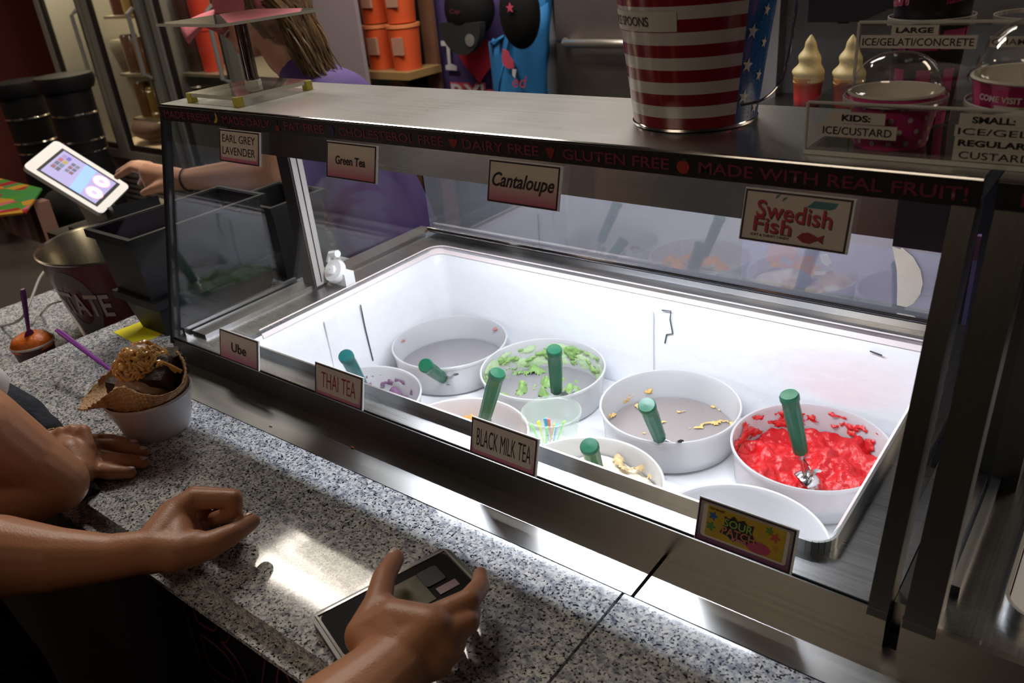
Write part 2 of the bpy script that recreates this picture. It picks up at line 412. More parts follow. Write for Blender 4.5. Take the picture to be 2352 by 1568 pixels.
# ================================================================ SETTING
bm = BM(); box(bm, -7, 3.2, -2.6, 3.6, -.05, 0); struct('floor', bm, FLOORM)
bm = BM(); box(bm, -7, 3.2, -2.6, 3.6, 2.75, 2.8); struct('ceiling', bm, CEILM)
bm = BM(); box(bm, -7, 3.2, 3.5, 3.6, 0, 2.75); wall_back = struct('wall_back', bm, BACKW)
bm = BM(); box(bm, -7.05, -6.95, -2.6, 3.6, 0, 2.75); struct('wall_left', bm, MAROON)
bm = BM(); box(bm, 3.1, 3.2, -2.6, 3.5, 0, 2.75); struct('wall_right', bm, BACKW)
bm = BM(); box(bm, -7, 3.2, -2.65, -2.55, 0, 2.75); struct('wall_front', bm, mat('front_wall_paint', (.022, .016, .014), .7))
bm = BM(); box(bm, -6.97, -4.62, 3.42, 3.51, 1.18, 2.75); struct('wall_partition', bm, MAROON)
bm = BM(); box(bm, -6.97, -4.62, 3.40, 3.51, 0, 1.17); box(bm, -6.97, -4.62, 3.385, 3.51, 1.13, 1.185); struct('trim_wainscot', bm, DARKWALL)

# ================================================================ COUNTER: granite bar slabs, steel drip ledge, dark front panel
CT = 1.0
def slab(name, x0, x1, y0, y1, z0, z1, m, label, r=.018):
    bm = BM(); box(bm, x0, x1, y0, y1, z0, z1)
    es = [e for e in bm.edges if all(abs(v.co.y - y0) < 1e-6 for v in e.verts) and abs(e.verts[0].co.x - e.verts[1].co.x) > .01]
    bmesh.ops.bevel(bm, geom=es, offset=r, segments=6, affect='EDGES')
    o = obj(name, bm, m, loc=((x0 + x1) / 2, (y0 + y1) / 2, z0), smooth=True); return tag(o, label, 'countertop')
bm = BM()
# the left slab runs in front of the cabinet and turns back beside it
pts = [(-1.43, .270), (-.3165, .270), (-.3165, .5055), (-1.205, .5055), (-1.205, 1.02), (-1.43, 1.02)]
poly(bm, pts, V((0, 0, 0)), X1, Y1, .042, .958)
es = [e for e in bm.edges if all(abs(v.co.y - .27) < 1e-6 for v in e.verts) and abs(e.verts[0].co.x - e.verts[1].co.x) > .1]
bmesh.ops.bevel(bm, geom=es, offset=.018, segments=6, affect='EDGES')
g = obj('granite_countertop', bm, GRAN, loc=(-.9, .4, .958), smooth=True); tag(g, 'speckled grey granite bar top under the hands, phone and sundae', 'countertop')
slab('granite_countertop', -.3135, 1.4, .270, .5055, .958, 1.0, GRAN, 'short end of granite bar top right of the seam, lower edge of picture')
bm = BM(); poly(bm, [(-2.02, .2), (-1.435, .2), (-1.435, .94), (-2.02, .94)], V((0, 0, .86)), X1, Y1, .04); g = obj('granite_countertop', bm, GRAN, loc=(-2.0, .7, .86)); tag(g, 'lower granite counter holding the red popcorn tin and orange cup', 'countertop')
bm = BM(); box(bm, -2.52, -1.80, .945, 1.30, .55, .90); tag(obj('till_counter', bm, mat('dark_wood', (.022, .014, .010), .5), loc=(-2.3, 1.1, .55), bevel=.004), 'dark counter block carrying the white tablet till', 'counter')
bm = BM(); box(bm, -2.85, -2.025, .34, .94, .55, .86); tag(obj('side_cabinet', bm, mat('dark_wood', (.022, .014, .010), .5), loc=(-2.4, .6, .55), bevel=.004), 'low dark cabinet top left of the orange cup', 'cabinet')
led = thing('drip_ledge', 'brushed steel ledge between granite bar top and dipping cabinet sill', 'ledge', (-.6, .54, .96))
for x0, x1 in ((-1.2, -.3075), (-.3035, 1.4)):
    bm = BM(); box(bm, x0, x1, .5075, .572, .985, .9995); obj('ledge_plate', bm, STEEL, led, bevel=.0012)
bm = BM(); box(bm, -1.2, 1.4, .5065, .572, .96, .984); obj('ledge_support', bm, BLACKM, led)
# crumbs on the ledge
cr = [((622, 979), .006, (.75, .75, .72), 'white sprinkle on steel ledge, leftmost crumb'), ((810, 1029), .005, (.30, .05, .02), 'red brown crumb on steel ledge beside granite')]
for (u, v), s, c, lb in cr:
    p = atz(u, v, .9995); bm = BM(); ball(bm, (p.x, p.y, p.z + .0012), .0013, (2.6, 1, 1), 8, 6); tag(obj('sprinkle', bm, mat('sprinkle_' + str(c[0]), c, .5), loc=p, smooth=True), lb, 'sprinkle')
for (u, v), c, lb in (((1292, 1059), (.35, .02, .03), 'red sprinkle'), ((1306, 1065), (.7, .7, .7), 'white sprinkle'), ((1317, 1068), (.03, .08, .30), 'blue sprinkle'), ((1333, 1076), (.02, .10, .45), 'bright blue sprinkle')):
    p = atz(u, v, 1.0366); bm = BM(); ball(bm, (p.x, p.y, p.z + .0014), .0014, (1.5, 1, 1), 8, 6); tag(obj('sprinkle', bm, mat('spr_' + lb, c, .4), loc=p, smooth=True), lb + ' against the front lip of the cabinet opening', 'sprinkle', 'sprinkles along the opening lip')
# counter front: dark panel with outlined lettering
fp = thing('counter_front_panel', 'dark counter front with faint pink outlined letters below granite', 'panel', (-.6, .30, 0))
bm = BM(); box(bm, -2.6, 1.4, .305, .335, 0.05, .957); obj('panel', bm, mat('counter_front_dark', (.012, .006, .009), .45), fp)
PINKD = mat('pink_outline', (.17, .03, .07), .6)
pA = aty(428, 1325, .304); pB = aty(545, 1535, .304)
text('lettering', 'BA', PINKD, fp, V((-.815, .304, .775)), X1, Z1, .27, .185, outline=.006, shear=.12)

# ================================================================ DIPPING CABINET
XL, XR = -1.188, -.094
gs = .2576
def gy(z): return .575 + (z - 1.037) * gs          # front glass plane
GU = V((0, gs, 1)).normalized(); GN = X1.cross(GU)  # slope direction, outward normal
dc = thing('dipping_cabinet', 'glass fronted steel ice cream dipping cabinet lit white inside', 'display case', (-.64, .85, 0))
def ring_deck(bm, x0, x1, y0, y1, ox0, ox1, oy0, oy1, z0, z1, r=.02, k=6):
    outer = [(x0, y0), (x1, y0), (x1, y1), (x0, y1)]
    inner = rrect(ox0, oy0, ox1, oy1, r, k)
    ov = [bm.verts.new((x, y, z1)) for x, y in outer]; iv = [bm.verts.new((x, y, z1)) for x, y in inner]
    es = [bm.edges.new((L[i], L[(i + 1) % len(L)])) for L in (ov, iv) for i in range(len(L))]
    rr = bmesh.ops.triangle_fill(bm, use_beauty=True, edges=es); fs = [f for f in rr['geom'] if isinstance(f, bmesh.types.BMFace)]
    e = bmesh.ops.extrude_face_region(bm, geom=fs)
    for v in e['geom']:
        if isinstance(v, bmesh.types.BMVert): v.co.z = z0
OX0, OX1, OY0, OY1 = -1.074, -.160, .612, 1.082
def lip(bm, x0, x1, y0, y1, r, t, z0, z1):
    a = rrect(x0, y0, x1, y1, r, 6); b = rrect(x0 - t, y0 - t, x1 + t, y1 + t, r + t, 6); n = len(a)
    A = [[bm.verts.new((x, y, z)) for x, y in L] for L, z in ((a, z0), (a, z1), (b, z1), (b, z0))]
    for P, Q in zip(A, A[1:]):
        for i in range(n): bm.faces.new((P[i], P[(i + 1) % n], Q[(i + 1) % n], Q[i]))
bm = BM(); ring_deck(bm, XL, XR - .002, .577, 1.16, OX0, OX1, OY0, OY1, 1.012, 1.0365); obj('deck', bm, steel_mat('deck_steel', (.40, .40, .405), .26), dc)
bm = BM(); box(bm, XL, XR - .002, .571, .5765, .90, 1.0372); obj('sill', bm, STEELD, dc, bevel=.001)
bm = BM(); box(bm, XL + .01, XR - .01, .58, 1.15, .10, .80); obj('cabinet_body', bm, STEELD, dc)
bm = BM(); tube(bm, [(XL, .5745, 1.0372), (XR, .5745, 1.0372)], .0016, 6); obj('sill_bead', bm, BLACKM, dc)
# opening lip: front and right side only stand up
bm = BM()
lp = [(OX0 + .03, OY0)] + [(OX1 - .02 + .02 * math.sin(a), OY0 + .02 - .02 * math.cos(a)) for a in [PI / 2 * i / 6 for i in range(7)]] + [(OX1, OY1 - .02)]
for (xa, ya), (xb, yb) in zip(lp, lp[1:]):
    d = V((xb - xa, yb - ya, 0)).normalized(); nn = V((d.y, -d.x, 0)) * .0028
    hexa(bm, [(xa, ya, 1.03), (xb, yb, 1.03), (xb + nn.x, yb + nn.y, 1.03), (xa + nn.x, ya + nn.y, 1.03)], [(xa, ya, 1.0505), (xb, yb, 1.0505), (xb + nn.x, yb + nn.y, 1.0505), (xa + nn.x, ya + nn.y, 1.0505)])
bmesh.ops.remove_doubles(bm, verts=bm.verts[:], dist=1e-5)
obj('opening_lip', bm, STEEL, dc, smooth=True)
# white liner
bm = BM(); rings = []
for z, ins, r in ((1.030, .001, .024), (1.010, .010, .028), (.97, .012, .030), (.844, .014, .03), (.840, .022, .03)):
    rings.append([bm.verts.new((x, y, z)) for x, y in rrect(OX0 + ins, OY0 + ins * .1, OX1 - ins * .4, OY1 - ins, r, 6)])
for A, B in zip(rings, rings[1:]):
    n = len(A)
    for i in range(n): bm.faces.new((A[i], A[(i + 1) % n], B[(i + 1) % n], B[i]))
bm.faces.new(rings[-1])
bmesh.ops.subdivide_edges(bm, edges=bm.edges[:], cuts=1, use_grid_fill=True)
obj('liner', bm, LINER, dc, smooth=True)
bm = BM(); a = rrect(OX0 - .006, OY0 + .02, OX1 - .004, OY1 + .006, .03, 6); b = rrect(OX0 + .006, OY0 + .024, OX1 - .01, OY1 - .006, .024, 6); n = len(a)
A = [bm.verts.new((x, y, 1.0378)) for x, y in a]; B = [bm.verts.new((x, y, 1.026)) for x, y in b]
for i in range(n):
    if (a[i][1] + a[(i + 1) % n][1]) / 2 > OY0 + .06: bm.faces.new((A[i], A[(i + 1) % n], B[(i + 1) % n], B[i]))
obj('liner_edge', bm, LINERLIP, dc)
bm = BM(); box(bm, OX0 + .03, -.52, OY0 + .006, OY1 - .016, .843, .852); obj('floor_board', bm, FLOORW, dc, bevel=.002)
bm = BM(); box(bm, -.517, OX1 - .02, OY0 + .006, OY1 - .016, .843, .8516); obj('floor_board', bm, FLOORW, dc, bevel=.002)
# joint strips and cracks in the liner
bm = BM(); box(bm, -.612, -.590, OY1 - .0165, OY1 - .0135, .852, 1.005); obj('joint_strip', bm, LINER, dc)
bm = BM(); box(bm, OX0 + .0125, OX0 + .0155, .775, .800, .852, 1.008); obj('joint_strip', bm, LINER, dc)
CRK = mat('liner_crack', (.05, .06, .07), .8)
bm = BM(); yb = OY1 - .0135
def zig(p): tube(bm, [aty(u, v, yb) for u, v in p], .0011, 5)
zig([(1520, 712), (1541, 714), (1539, 733), (1545, 766), (1531, 768), (1527, 788)])
zig([(1487, 730), (1488, 765), (1489, 800), (1490, 845)])
zig([(1998, 806), (2015, 812), (2026, 816)])
xl = OX0 + .0145
def zigx(p):
    out = []
    for u, v in p:
        r = ray(u, v); out.append(CAM + r * ((xl - CAM.x) / r.x))
    tube(bm, out, .0012, 5)
zigx([(828, 700), (838, 750), (850, 800), (857, 828)])
stuff(obj('cracks', bm, CRK, dc))
# posts
def slant_post(bm, x0, x1, t, z0=1.03, z1=1.372):
    hexa(bm, [(x0, gy(z0) - .004, z0), (x1, gy(z0) - .004, z0), (x1, gy(z0) + t, z0), (x0, gy(z0) + t, z0)], [(x0, gy(z1) - .004, z1), (x1, gy(z1) - .004, z1), (x1, gy(z1) + t, z1), (x0, gy(z1) + t, z1)])
bm = BM(); slant_post(bm, -.112, -.0955, .03); obj('front_post', bm, STEELZ, dc, bevel=.001)
bm = BM(); slant_post(bm, XL - .004, XL + .0035, .010); obj('front_post', bm, BLACKP, dc, bevel=.0008)
bm = BM(); box(bm, -1.160, -1.130, .822, .850, 1.02, 1.37); obj('rear_post', bm, STEELZ, dc, bevel=.003)
bm = BM(); box(bm, -1.129, -1.1275, .825, .848, 1.04, 1.37); obj('post_sheen_strip', bm, mat('post_sheen_beige', (.40, .37, .35), .5), dc)  # bright reflection of the steel post's right face, put into a beige strip
bm = BM(); box(bm, -1.1274, -1.1268, .8355, .8375, 1.045, 1.37); obj('post_gasket', bm, BLACKM, dc)
bm = BM(); box(bm, -.128, -.100, .80, .83, 1.02, 1.37); obj('rear_post', bm, mat('navy_trim', (.012, .016, .035), .5), dc, bevel=.003)
# glass
bm = BM(); t = .005; za, zb = 1.0375, 1.368
hexa(bm, [(XL + .004, gy(za), za), (-.112, gy(za), za), (-.112, gy(za) + t, za), (XL + .004, gy(za) + t, za)], [(XL + .004, gy(zb), zb), (-.112, gy(zb), zb), (-.112, gy(zb) + t, zb), (XL + .004, gy(zb) + t, zb)])
obj('front_glass', bm, GLASS, dc)
def side_glass(x):
    bm = BM(); q = [(gy(1.04) + .01, 1.04), (.822, 1.04), (.822, 1.366), (gy(1.366) + .01, 1.366)]
    hexa(bm, [(x, y, z) for y, z in q], [(x + .004, y, z) for y, z in q]); return bm
obj('side_glass', side_glass(-1.184), GLASS, dc)
obj('side_glass', side_glass(-.108), GLASS, dc)
bm = BM(); box(bm, -1.14, -1.136, .853, 1.125, 1.037, 1.26); obj('side_glass', bm, GLASS, dc)
bm = BM(); box(bm, -1.130, -.105, 1.128, 1.132, 1.050, 1.25); obj('rear_glass', bm, REARG, dc)
# side rails and rear rails
bm = BM(); box(bm, -1.172, -1.135, .60, 1.14, 1.0366, 1.043); obj('side_rail', bm, STEELY, dc, bevel=.002)
bm = BM(); box(bm, -1.183, -1.176, .59, .82, 1.0366, 1.050); obj('side_rail', bm, STEELY, dc, bevel=.001)
bm = BM(); box(bm, -1.135, -.105, 1.116, 1.150, 1.0366, 1.047); obj('rear_rail', bm, CHROME, dc, bevel=.002)
bm = BM(); tube(bm, [(-1.13, 1.121, 1.0515), (-.105, 1.121, 1.0515)], .0035, 8); obj('rear_rail', bm, CHROME, dc, smooth=True)
bm = BM(); tube(bm, [(-1.13, 1.140, 1.053), (-.105, 1.140, 1.053)], .006, 8); obj('rear_rail', bm, CHROME, dc, smooth=True)
# white clamp knob
kn = BM(); 
kc = V((-1.108, .855, 1.062)); MR = Matrix.Rotation(math.radians(90), 4, 'Y')
MK = Matrix.Rotation(math.radians(55), 4, 'X')
lathe(kn, [(.001, -.006), (.021, -.006), (.022, 0), (.020, .006), (.009, .007), (.008, .012), (.001, .013)], kc, 24, M=MK)
box(kn, kc.x - .020, kc.x + .026, kc.y - .002, kc.y + .02, 1.037, 1.060)
tube(kn, [kc + V((-.02, .008, .012)), kc + V((-.014, .010, .026)), kc + V((.004, .010, .030))], .007, 8)
obj('clamp_knob', kn, WHITEP, dc, smooth=True, auto=35)
# top shelf
bm = BM(); box(bm, XL, XR, .6605, .853, 1.370, 1.389); obj('top_shelf', bm, TOPS, dc, bevel=.003)
bm = BM(); tube(bm, [(XL, .6595, 1.3866), (XR, .6595, 1.3866)], .0026, 8); obj('top_trim', bm, CHROME, dc, smooth=True)
bm = BM(); box(bm, XL + .008, -.172, .7565, .765, 1.297, 1.3695); obj('light_valance', bm, steel_mat('valance_steel', (.42, .41, .39), .22), dc, bevel=.001)
bm = BM(); box(bm, -.171, -.130, .752, .768, 1.292, 1.3695); obj('switch_box', bm, mat('switch_box_dark', (.03, .02, .035), .4), dc, bevel=.001)
bm = BM(); box(bm, -1.0, -.14, .766, .84, 1.360, 1.3695); obj('lamp_housing', bm, mat('lamp_housing_white', (.7, .7, .7), .5), dc)
# fascia and its print
fa = thing('fascia_strip', 'black fascia strip printed with dark pink slogans and fruit under shelf', 'sign', (-.64, .657, 1.367))
bm = BM(); box(bm, XL, XR, .6560, .6590, 1.3665, 1.3870)
obj('strip', bm, VINYL, fa, bevel=.0012)
MAG = mat('slogan_magenta', (.16, .018, .045), .5)
for s, x0, x1 in (('MADE FRESH', -1.176, -1.060), ('MADE DAILY', -1.029, -.923), ('FAT FREE', -.894, -.817), ('CHOLESTEROL FREE', -.789, -.619), ('DAIRY FREE', -.591, -.490), ('GLUTEN FREE', -.461, -.345), ('MADE WITH REAL FRUIT!', -.316, -.102)):
    text('lettering', s, MAG, fa, V((x0, .6558, 1.3712)), X1, Z1, x1 - x0, .0105, offset=.012)
def fruit(name, x, col, pts, leaf=None):
    bm = BM(); poly(bm, [(a + x, b + 1.3765) for a, b in pts], V((0, .6558, 0)), X1, Z1, .0006); o = obj(name, bm, mat('fruit_' + name, col, .5), fa)
    if leaf:
        bm = BM(); poly(bm, [(a + x, b + 1.3765) for a, b in leaf], V((0, .6557, 0)), X1, Z1, .0006); obj('leaf', bm, mat('fruit_leaf', (.01, .04, .012), .6), o)
circ = lambda r, cx=0, cy=0, n=14: [(cx + r * math.cos(2 * PI * i / n), cy + r * math.sin(2 * PI * i / n)) for i in range(n)]
lf = [(-.002, .004), (.001, .0075), (.004, .006), (.001, .004)]
fruit('banana', -1.045, (.45, .30, .03), [(-.006, -.006), (.0, -.0055), (.0045, -.001), (.0045, .005), (.002, .0085), (.001, .008), (.001, .002), (-.003, -.003)])
fruit('cherry', -.909, (.16, .008, .012), circ(.0042, 0, -.004), [(0, 0), (.001, .006), (.002, .007), (.001, 0)])
fruit('blueberry', -.8035, (.015, .02, .07), circ(.0058))
fruit('strawberries', -.6045, (.22, .02, .01), [(-.007, .003), (0, .0045), (.007, .003), (.004, -.003), (0, -.006), (-.004, -.003)], lf)
fruit('strawberry', -.4755, (.20, .012, .012), [(-.0055, .004), (0, .005), (.0055, .004), (.003, -.003), (0, -.0068), (-.003, -.003)], lf)
fruit('apple', -.331, (.30, .03, .012), circ(.0062, 0, -.001), lf)

# neighbouring cabinet on the right
d2 = thing('dipping_cabinet', 'second unlit steel dipping cabinet at right edge behind dark post', 'display case', (.5, .85, 0))
A0, A1 = -.0845, 1.1
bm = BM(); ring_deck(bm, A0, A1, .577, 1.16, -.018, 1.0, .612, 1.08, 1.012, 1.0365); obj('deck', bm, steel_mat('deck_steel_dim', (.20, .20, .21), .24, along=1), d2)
bm = BM(); box(bm, A0, A1, .571, .5765, .90, 1.0372); obj('sill', bm, STEELD, d2, bevel=.001)
bm = BM(); box(bm, A0 + .01, A1 - .01, .58, 1.15, .10, .80); obj('cabinet_body', bm, STEELD, d2)
bm = BM(); lip(bm, -.018, 1.0, .612, 1.08, .022, .003, 1.03, 1.052); obj('opening_lip', bm, STEEL, d2, smooth=True)
bm = BM(); rings = []
for z, ins, r in ((1.034, .001, .024), (.98, .008, .03), (.872, .012, .03)): rings.append([bm.verts.new((x, y, z)) for x, y in rrect(-.018 + ins, .612 + ins, 1.0 - ins, 1.08 - ins, r, 6)])
for A, B in zip(rings, rings[1:]):
    n = len(A)
    for i in range(n): bm.faces.new((A[i], A[(i + 1) % n], B[(i + 1) % n], B[i]))
bm.faces.new(rings[-1]); obj('liner', bm, LINER, d2, smooth=True)
bm = BM(); slant_post(bm, A0 + .001, -.058, .03); obj('front_post', bm, STEELZ, d2, bevel=.001)
bm = BM(); box(bm, -.078, -.038, .80, .835, 1.02, 1.37); obj('rear_post', bm, STEELZ, d2, bevel=.003)
bm = BM(); box(bm, -.060, -.052, .62, .80, 1.0366, 1.049); obj('side_rail', bm, STEELY, d2, bevel=.001)
bm = BM(); q = [(gy(1.04) + .01, 1.04), (.80, 1.04), (.80, 1.366), (gy(1.366) + .01, 1.366)]; hexa(bm, [(-.066, y, z) for y, z in q], [(-.062, y, z) for y, z in q]); obj('side_glass', bm, GLASS, d2)
bm = BM(); hexa(bm, [(-.058, gy(za), za), (1.08, gy(za), za), (1.08, gy(za) + t, za), (-.058, gy(za) + t, za)], [(-.058, gy(zb), zb), (1.08, gy(zb), zb), (1.08, gy(zb) + t, zb), (-.058, gy(zb) + t, zb)]); obj('front_glass', bm, GLASS, d2)
bm = BM(); box(bm, A0, A1, .6605, .853, 1.370, 1.389); obj('top_shelf', bm, TOPS, d2, bevel=.003)
bm = BM(); box(bm, -.055, A1, .7565, .765, 1.297, 1.3695); obj('light_valance', bm, STEEL, d2)
f2 = thing('fascia_strip', 'short black fascia strip at right edge on the second cabinet', 'sign', (0, .657, 1.367))
bm = BM(); box(bm, A0, A1, .6560, .6590, 1.3665, 1.3870); obj('strip', bm, VINYL, f2, bevel=.0012)
text('lettering', 'MADE FRESH', MAG, f2, V((-.068, .6558, 1.3712)), X1, Z1, .116, .0105, offset=.012)
bm = BM(); box(bm, XR - .001, A0 + .001, .590, .80, 1.0, 1.036); struct('trim_1', bm, STEELD)

# added board behind the cabinet, its colours standing in for a purple reflection
pb = thing('reflection_board', 'purple printed board with red script logo behind rear glass', 'sign', (-.32, 1.35, .9))
bm = BM(); box(bm, -.56, -.02, 1.345, 1.355, .80, 1.10); obj('board', bm, mat('board_purple', (.30, .20, .50), .5, var=.08, bscale=5), pb)
bm = BM(); box(bm, -.56, -.02, 1.3425, 1.3448, 1.062, 1.10); obj('board_header', bm, mat('board_maroon', (.25, .05, .10), .5), pb)

# ================================================================ TUBS OF ICE CREAM
TZ0, TZ1, TR0, TR1 = .8525, .915, .099, .1045
DZ = -.025
def fbm(p, o=6): return noise.fractal(V(p), 1.0, 2.0, o)
def residue(parent, cx, cy, m, thr, z0, z1, seed, amp=.0015, a0=0, a1=360, nt=260, nz=30, sc=46):
    """smears left on the inside wall"""
    z0 += DZ; z1 += DZ
    bm = BM(); grid = {}
    for j in range(nz + 1):
        z = z0 + (z1 - z0) * j / nz
        for i in range(nt + 1):
            a = math.radians(a0 + (a1 - a0) * i / nt)
            r = TR0 + (TR1 - TR0) * (z - TZ0) / (TZ1 - TZ0) - .0022
            q = fbm((math.cos(a) * r * sc + seed, math.sin(a) * r * sc, z * sc * 1.5))
            fade = 1 - abs(2 * j / nz - 1) ** 3
            h = max(0, q * fade + (fade - 1) * .3 - thr)
            rr = r - .0006 - min(.004, h * amp * 6)
            grid[i, j] = (V((cx + rr * math.cos(a), cy + rr * math.sin(a), z)), h)
    vs = {}
    for j in range(nz):
        for i in range(nt):
            ks = [(i, j), (i + 1, j), (i + 1, j + 1), (i, j + 1)]
            if sum(grid[k][1] > 0 for k in ks) >= 3:
                for k in ks:
                    if k not in vs: vs[k] = bm.verts.new(grid[k][0])
                bm.faces.new([vs[k] for k in ks])
    return stuff(obj('residue', bm, m, parent, smooth=True))
def fill(parent, cx, cy, m, z, amp, seed, r=None, sc=22, ridge=None, name='sorbet', n=44, thr=None):
    z += DZ
    r = r or TR0 - .002; bm = BM(); c = bm.verts.new((cx, cy, z)); prev = None
    hts = {}
    for k in range(1, n // 2 + 1):
        rr = r * k / (n // 2); ring = []
        for i in range(n * 2):
            a = PI * i / n; x, y = cx + rr * math.cos(a), cy + rr * math.sin(a)
            h = fbm((x * sc + seed, y * sc, 0), 3) * amp
            if ridge: h += ridge(x - cx, y - cy)
            ring.append(bm.verts.new((x, y, z + h)))
        if prev is None:
            for i in range(n * 2): bm.faces.new((c, ring[i], ring[(i + 1) % (n * 2)]))
        else:
            for i in range(n * 2): bm.faces.new((prev[i], ring[i], ring[(i + 1) % (n * 2)], prev[(i + 1) % (n * 2)]))
        prev = ring
    if thr is not None:
        c.co.z = z + fbm((cx * sc + seed, cy * sc, 0), 3) * amp
        bmesh.ops.delete(bm, geom=[v for v in bm.verts if v.co.z < z + thr], context='VERTS')
    return obj(name, bm, m, parent, smooth=True, auto=80)
def make_tub(cx, cy, label, liquid=None):
    t = thing('ice_cream_tub', label, 'tub', (cx, cy, TZ0), 'white tubs in the dipping cabinet')
    bm = BM()
    lathe(bm, [(TR0 - .006, TZ0), (TR0, TZ0 + .004), (TR1 - .001, TZ1 - .006), (TR1 + .0016, TZ1 - .005), (TR1 + .002, TZ1 - .001), (TR1 + .0008, TZ1), (TR1 - .0012, TZ1 - .001), (TR1 - .0022, TZ1 - .008), (TR0 - .002, TZ0 + .006), (TR0 - .008, TZ0 + .003), (.0001, TZ0 + .003)], (cx, cy, 0), 64)
    obj('body', bm, TUB, t, smooth=True, auto=50)
    if liquid:
        bm = BM(); lathe(bm, [(TR0 - .003, TZ0 + liquid[1]), (.0001, TZ0 + liquid[1] + .0002)], (cx, cy, 0), 48)
        bm.faces.ensure_lookup_table(); bmesh.ops.delete(bm, geom=[f for f in bm.faces if len(f.verts) > 4], context='FACES_ONLY')
        obj('melt_pool', bm, liquid[0], t, smooth=True)
    return t
GREY = mat('grey_melt', (.27, .26, .28), .25); GREYW = mat('grey_melt_warm', (.29, .255, .245), .25)
REDI = mat('red_ice', (.60, .010, .014), .32, bump=.5, bscale=160, sss=.15); REDS = mat('red_smear', (.66, .03, .03), .35, bump=.3, bscale=200)
GRNI = mat('green_ice', (.25, .42, .13), .5, bump=.5, bscale=160); PURI = mat('purple_ice', (.24, .12, .22), .5, bump=.5, bscale=160)
ORGI = mat('orange_ice', (.75, .30, .07), .5, bump=.5, bscale=160); TANI = mat('tan_ice', (.58, .42, .20), .5, bump=.5, bscale=160)
YELI = mat('cantaloupe_ice', (.80, .50, .16), .5, bump=.4, bscale=160); PNKI = mat('pink_smear', (.55, .22, .20), .5)
BX = (-.951, -.741, -.503, -.289); BY = .9585; FX = (-.951, -.7315, -.509, -.294); FY = .7285
t = make_tub(BX[0], BY, 'nearly empty white tub in back left corner with grey melt', (GREY, .016)); residue(t, BX[0], BY, PNKI, .50, .918, .936, 3, a0=60, a1=200)
residue(t, BX[0], BY, PNKI, .42, .905, .935, 9, a0=-20, a1=30, nt=30)
t = make_tub(BX[1], BY, 'white tub smeared with pale green ice', (GREY, .010)); residue(t, BX[1], BY, GRNI, .10, .886, .937, 5, a0=-40, a1=230); residue(t, BX[1], BY, mat('green_film', (.55, .70, .42), .5), -.08, .886, .935, 6, a0=-40, a1=230, amp=.0003)
fill(t, BX[1], BY, GRNI, .884, .024, 3.0, sc=34, thr=.0022, name='ice_scraps', n=80)
t = make_tub(BX[2], BY, 'white tub of brownish grey melt with orange flecks', (GREYW, .014)); residue(t, BX[2], BY, YELI, .42, .892, .915, 14, a0=120, a1=320)
fill(t, BX[2], BY, YELI, .8885, .012, 8.0, sc=34, thr=.0045, name='ice_scraps', n=80)
t = make_tub(BX[3], BY, 'white tub filled with bright red ice, nearest the right posts')
def rr(x, y): return .012 * math.exp(-((x - .03) ** 2 + (y - .02) ** 2) / .0012) + .010 * max(0, (x + .01) * 8) * (1 if y > -.02 else .5) - .008 * math.exp(-((x + .01) ** 2 + (y + .03) ** 2) / .0006) + .014 * math.exp(-((x + .062) ** 2 + (y + .002) ** 2) / .0005)
fill(t, BX[3], BY, REDI, .8985, .016, 2.0, sc=30, ridge=rr, n=72)
residue(t, BX[3], BY, REDS, .02, .896, .938, 31, a0=-60, a1=220, amp=.002)
residue(t, BX[3], BY, REDS, .30, .90, .934, 37, a0=220, a1=300)
t = make_tub(FX[0], FY, 'white tub with purple ice scraps behind the leftmost lower card'); residue(t, FX[0], FY, PURI, .22, .893, .930, 45, a0=0, a1=150, nt=160)
fill(t, FX[0], FY, PURI, .8895, .022, 5.0, sc=26, thr=.002, name='ice_scraps', n=80)
t = make_tub(FX[1], FY, 'white tub with orange ice scraps in front row'); fill(t, FX[1], FY, ORGI, .903, .032, 11.0, sc=24, thr=.0005, name='ice_scraps', n=80); residue(t, FX[1], FY, ORGI, .40, .89, .915, 52, a0=-20, a1=120, nt=120)
t = make_tub(FX[2], FY, 'white tub of cream and tan ice in front row'); 
def crm(x, y): return .022 * math.exp(-((x - .05) ** 2 + (y - .0) ** 2) / .0025)
fill(t, FX[2], FY, mat('cream_ice', (.74, .68, .52), .5, bump=.3, bscale=60), .908, .010, 4.0, sc=20, ridge=crm)
fill(t, FX[2], FY, TANI, .9085, .022, 19.0, sc=30, ridge=crm, thr=.0065, name='ice_scraps', n=80); residue(t, FX[2], FY, TANI, .30, .90, .930, 60, a0=-40, a1=60, nt=120)
t = make_tub(FX[3], FY, 'clean white empty tub behind the yellow candy card'); 

# small deli cup of sample spoons
dcx, dcy = -.642, .843
t = thing('deli_cup', 'small clear deli cup holding neon spoons between the white tubs', 'cup', (dcx, dcy, TZ0))
bm = BM(); lathe(bm, [(.036, TZ0), (.0375, .880), (.0445, .916), (.0462, .917), (.0462, .921), (.0445, .922), (.0435, .917), (.0365, .882), (.0001, .881)], (dcx, dcy, 0), 40)
m_, nt_, b_ = new_mat('deli_plastic'); b_.inputs['Base Color'].default_value = (.75, .85, .75, 1); b_.inputs['Alpha'].default_value = .22; b_.inputs['Roughness'].default_value = .15
obj('body', bm, m_, t, smooth=True)
NEON = [(.20, .85, .10), (.85, .85, .08), (.10, .45, .80), (.95, .22, .20), (.25, .9, .2), (.95, .45, .12), (.15, .55, .85), (.3, .9, .15)]
NCOL = ['green', 'yellow', 'blue', 'red', 'bright green', 'orange', 'light blue', 'lime']
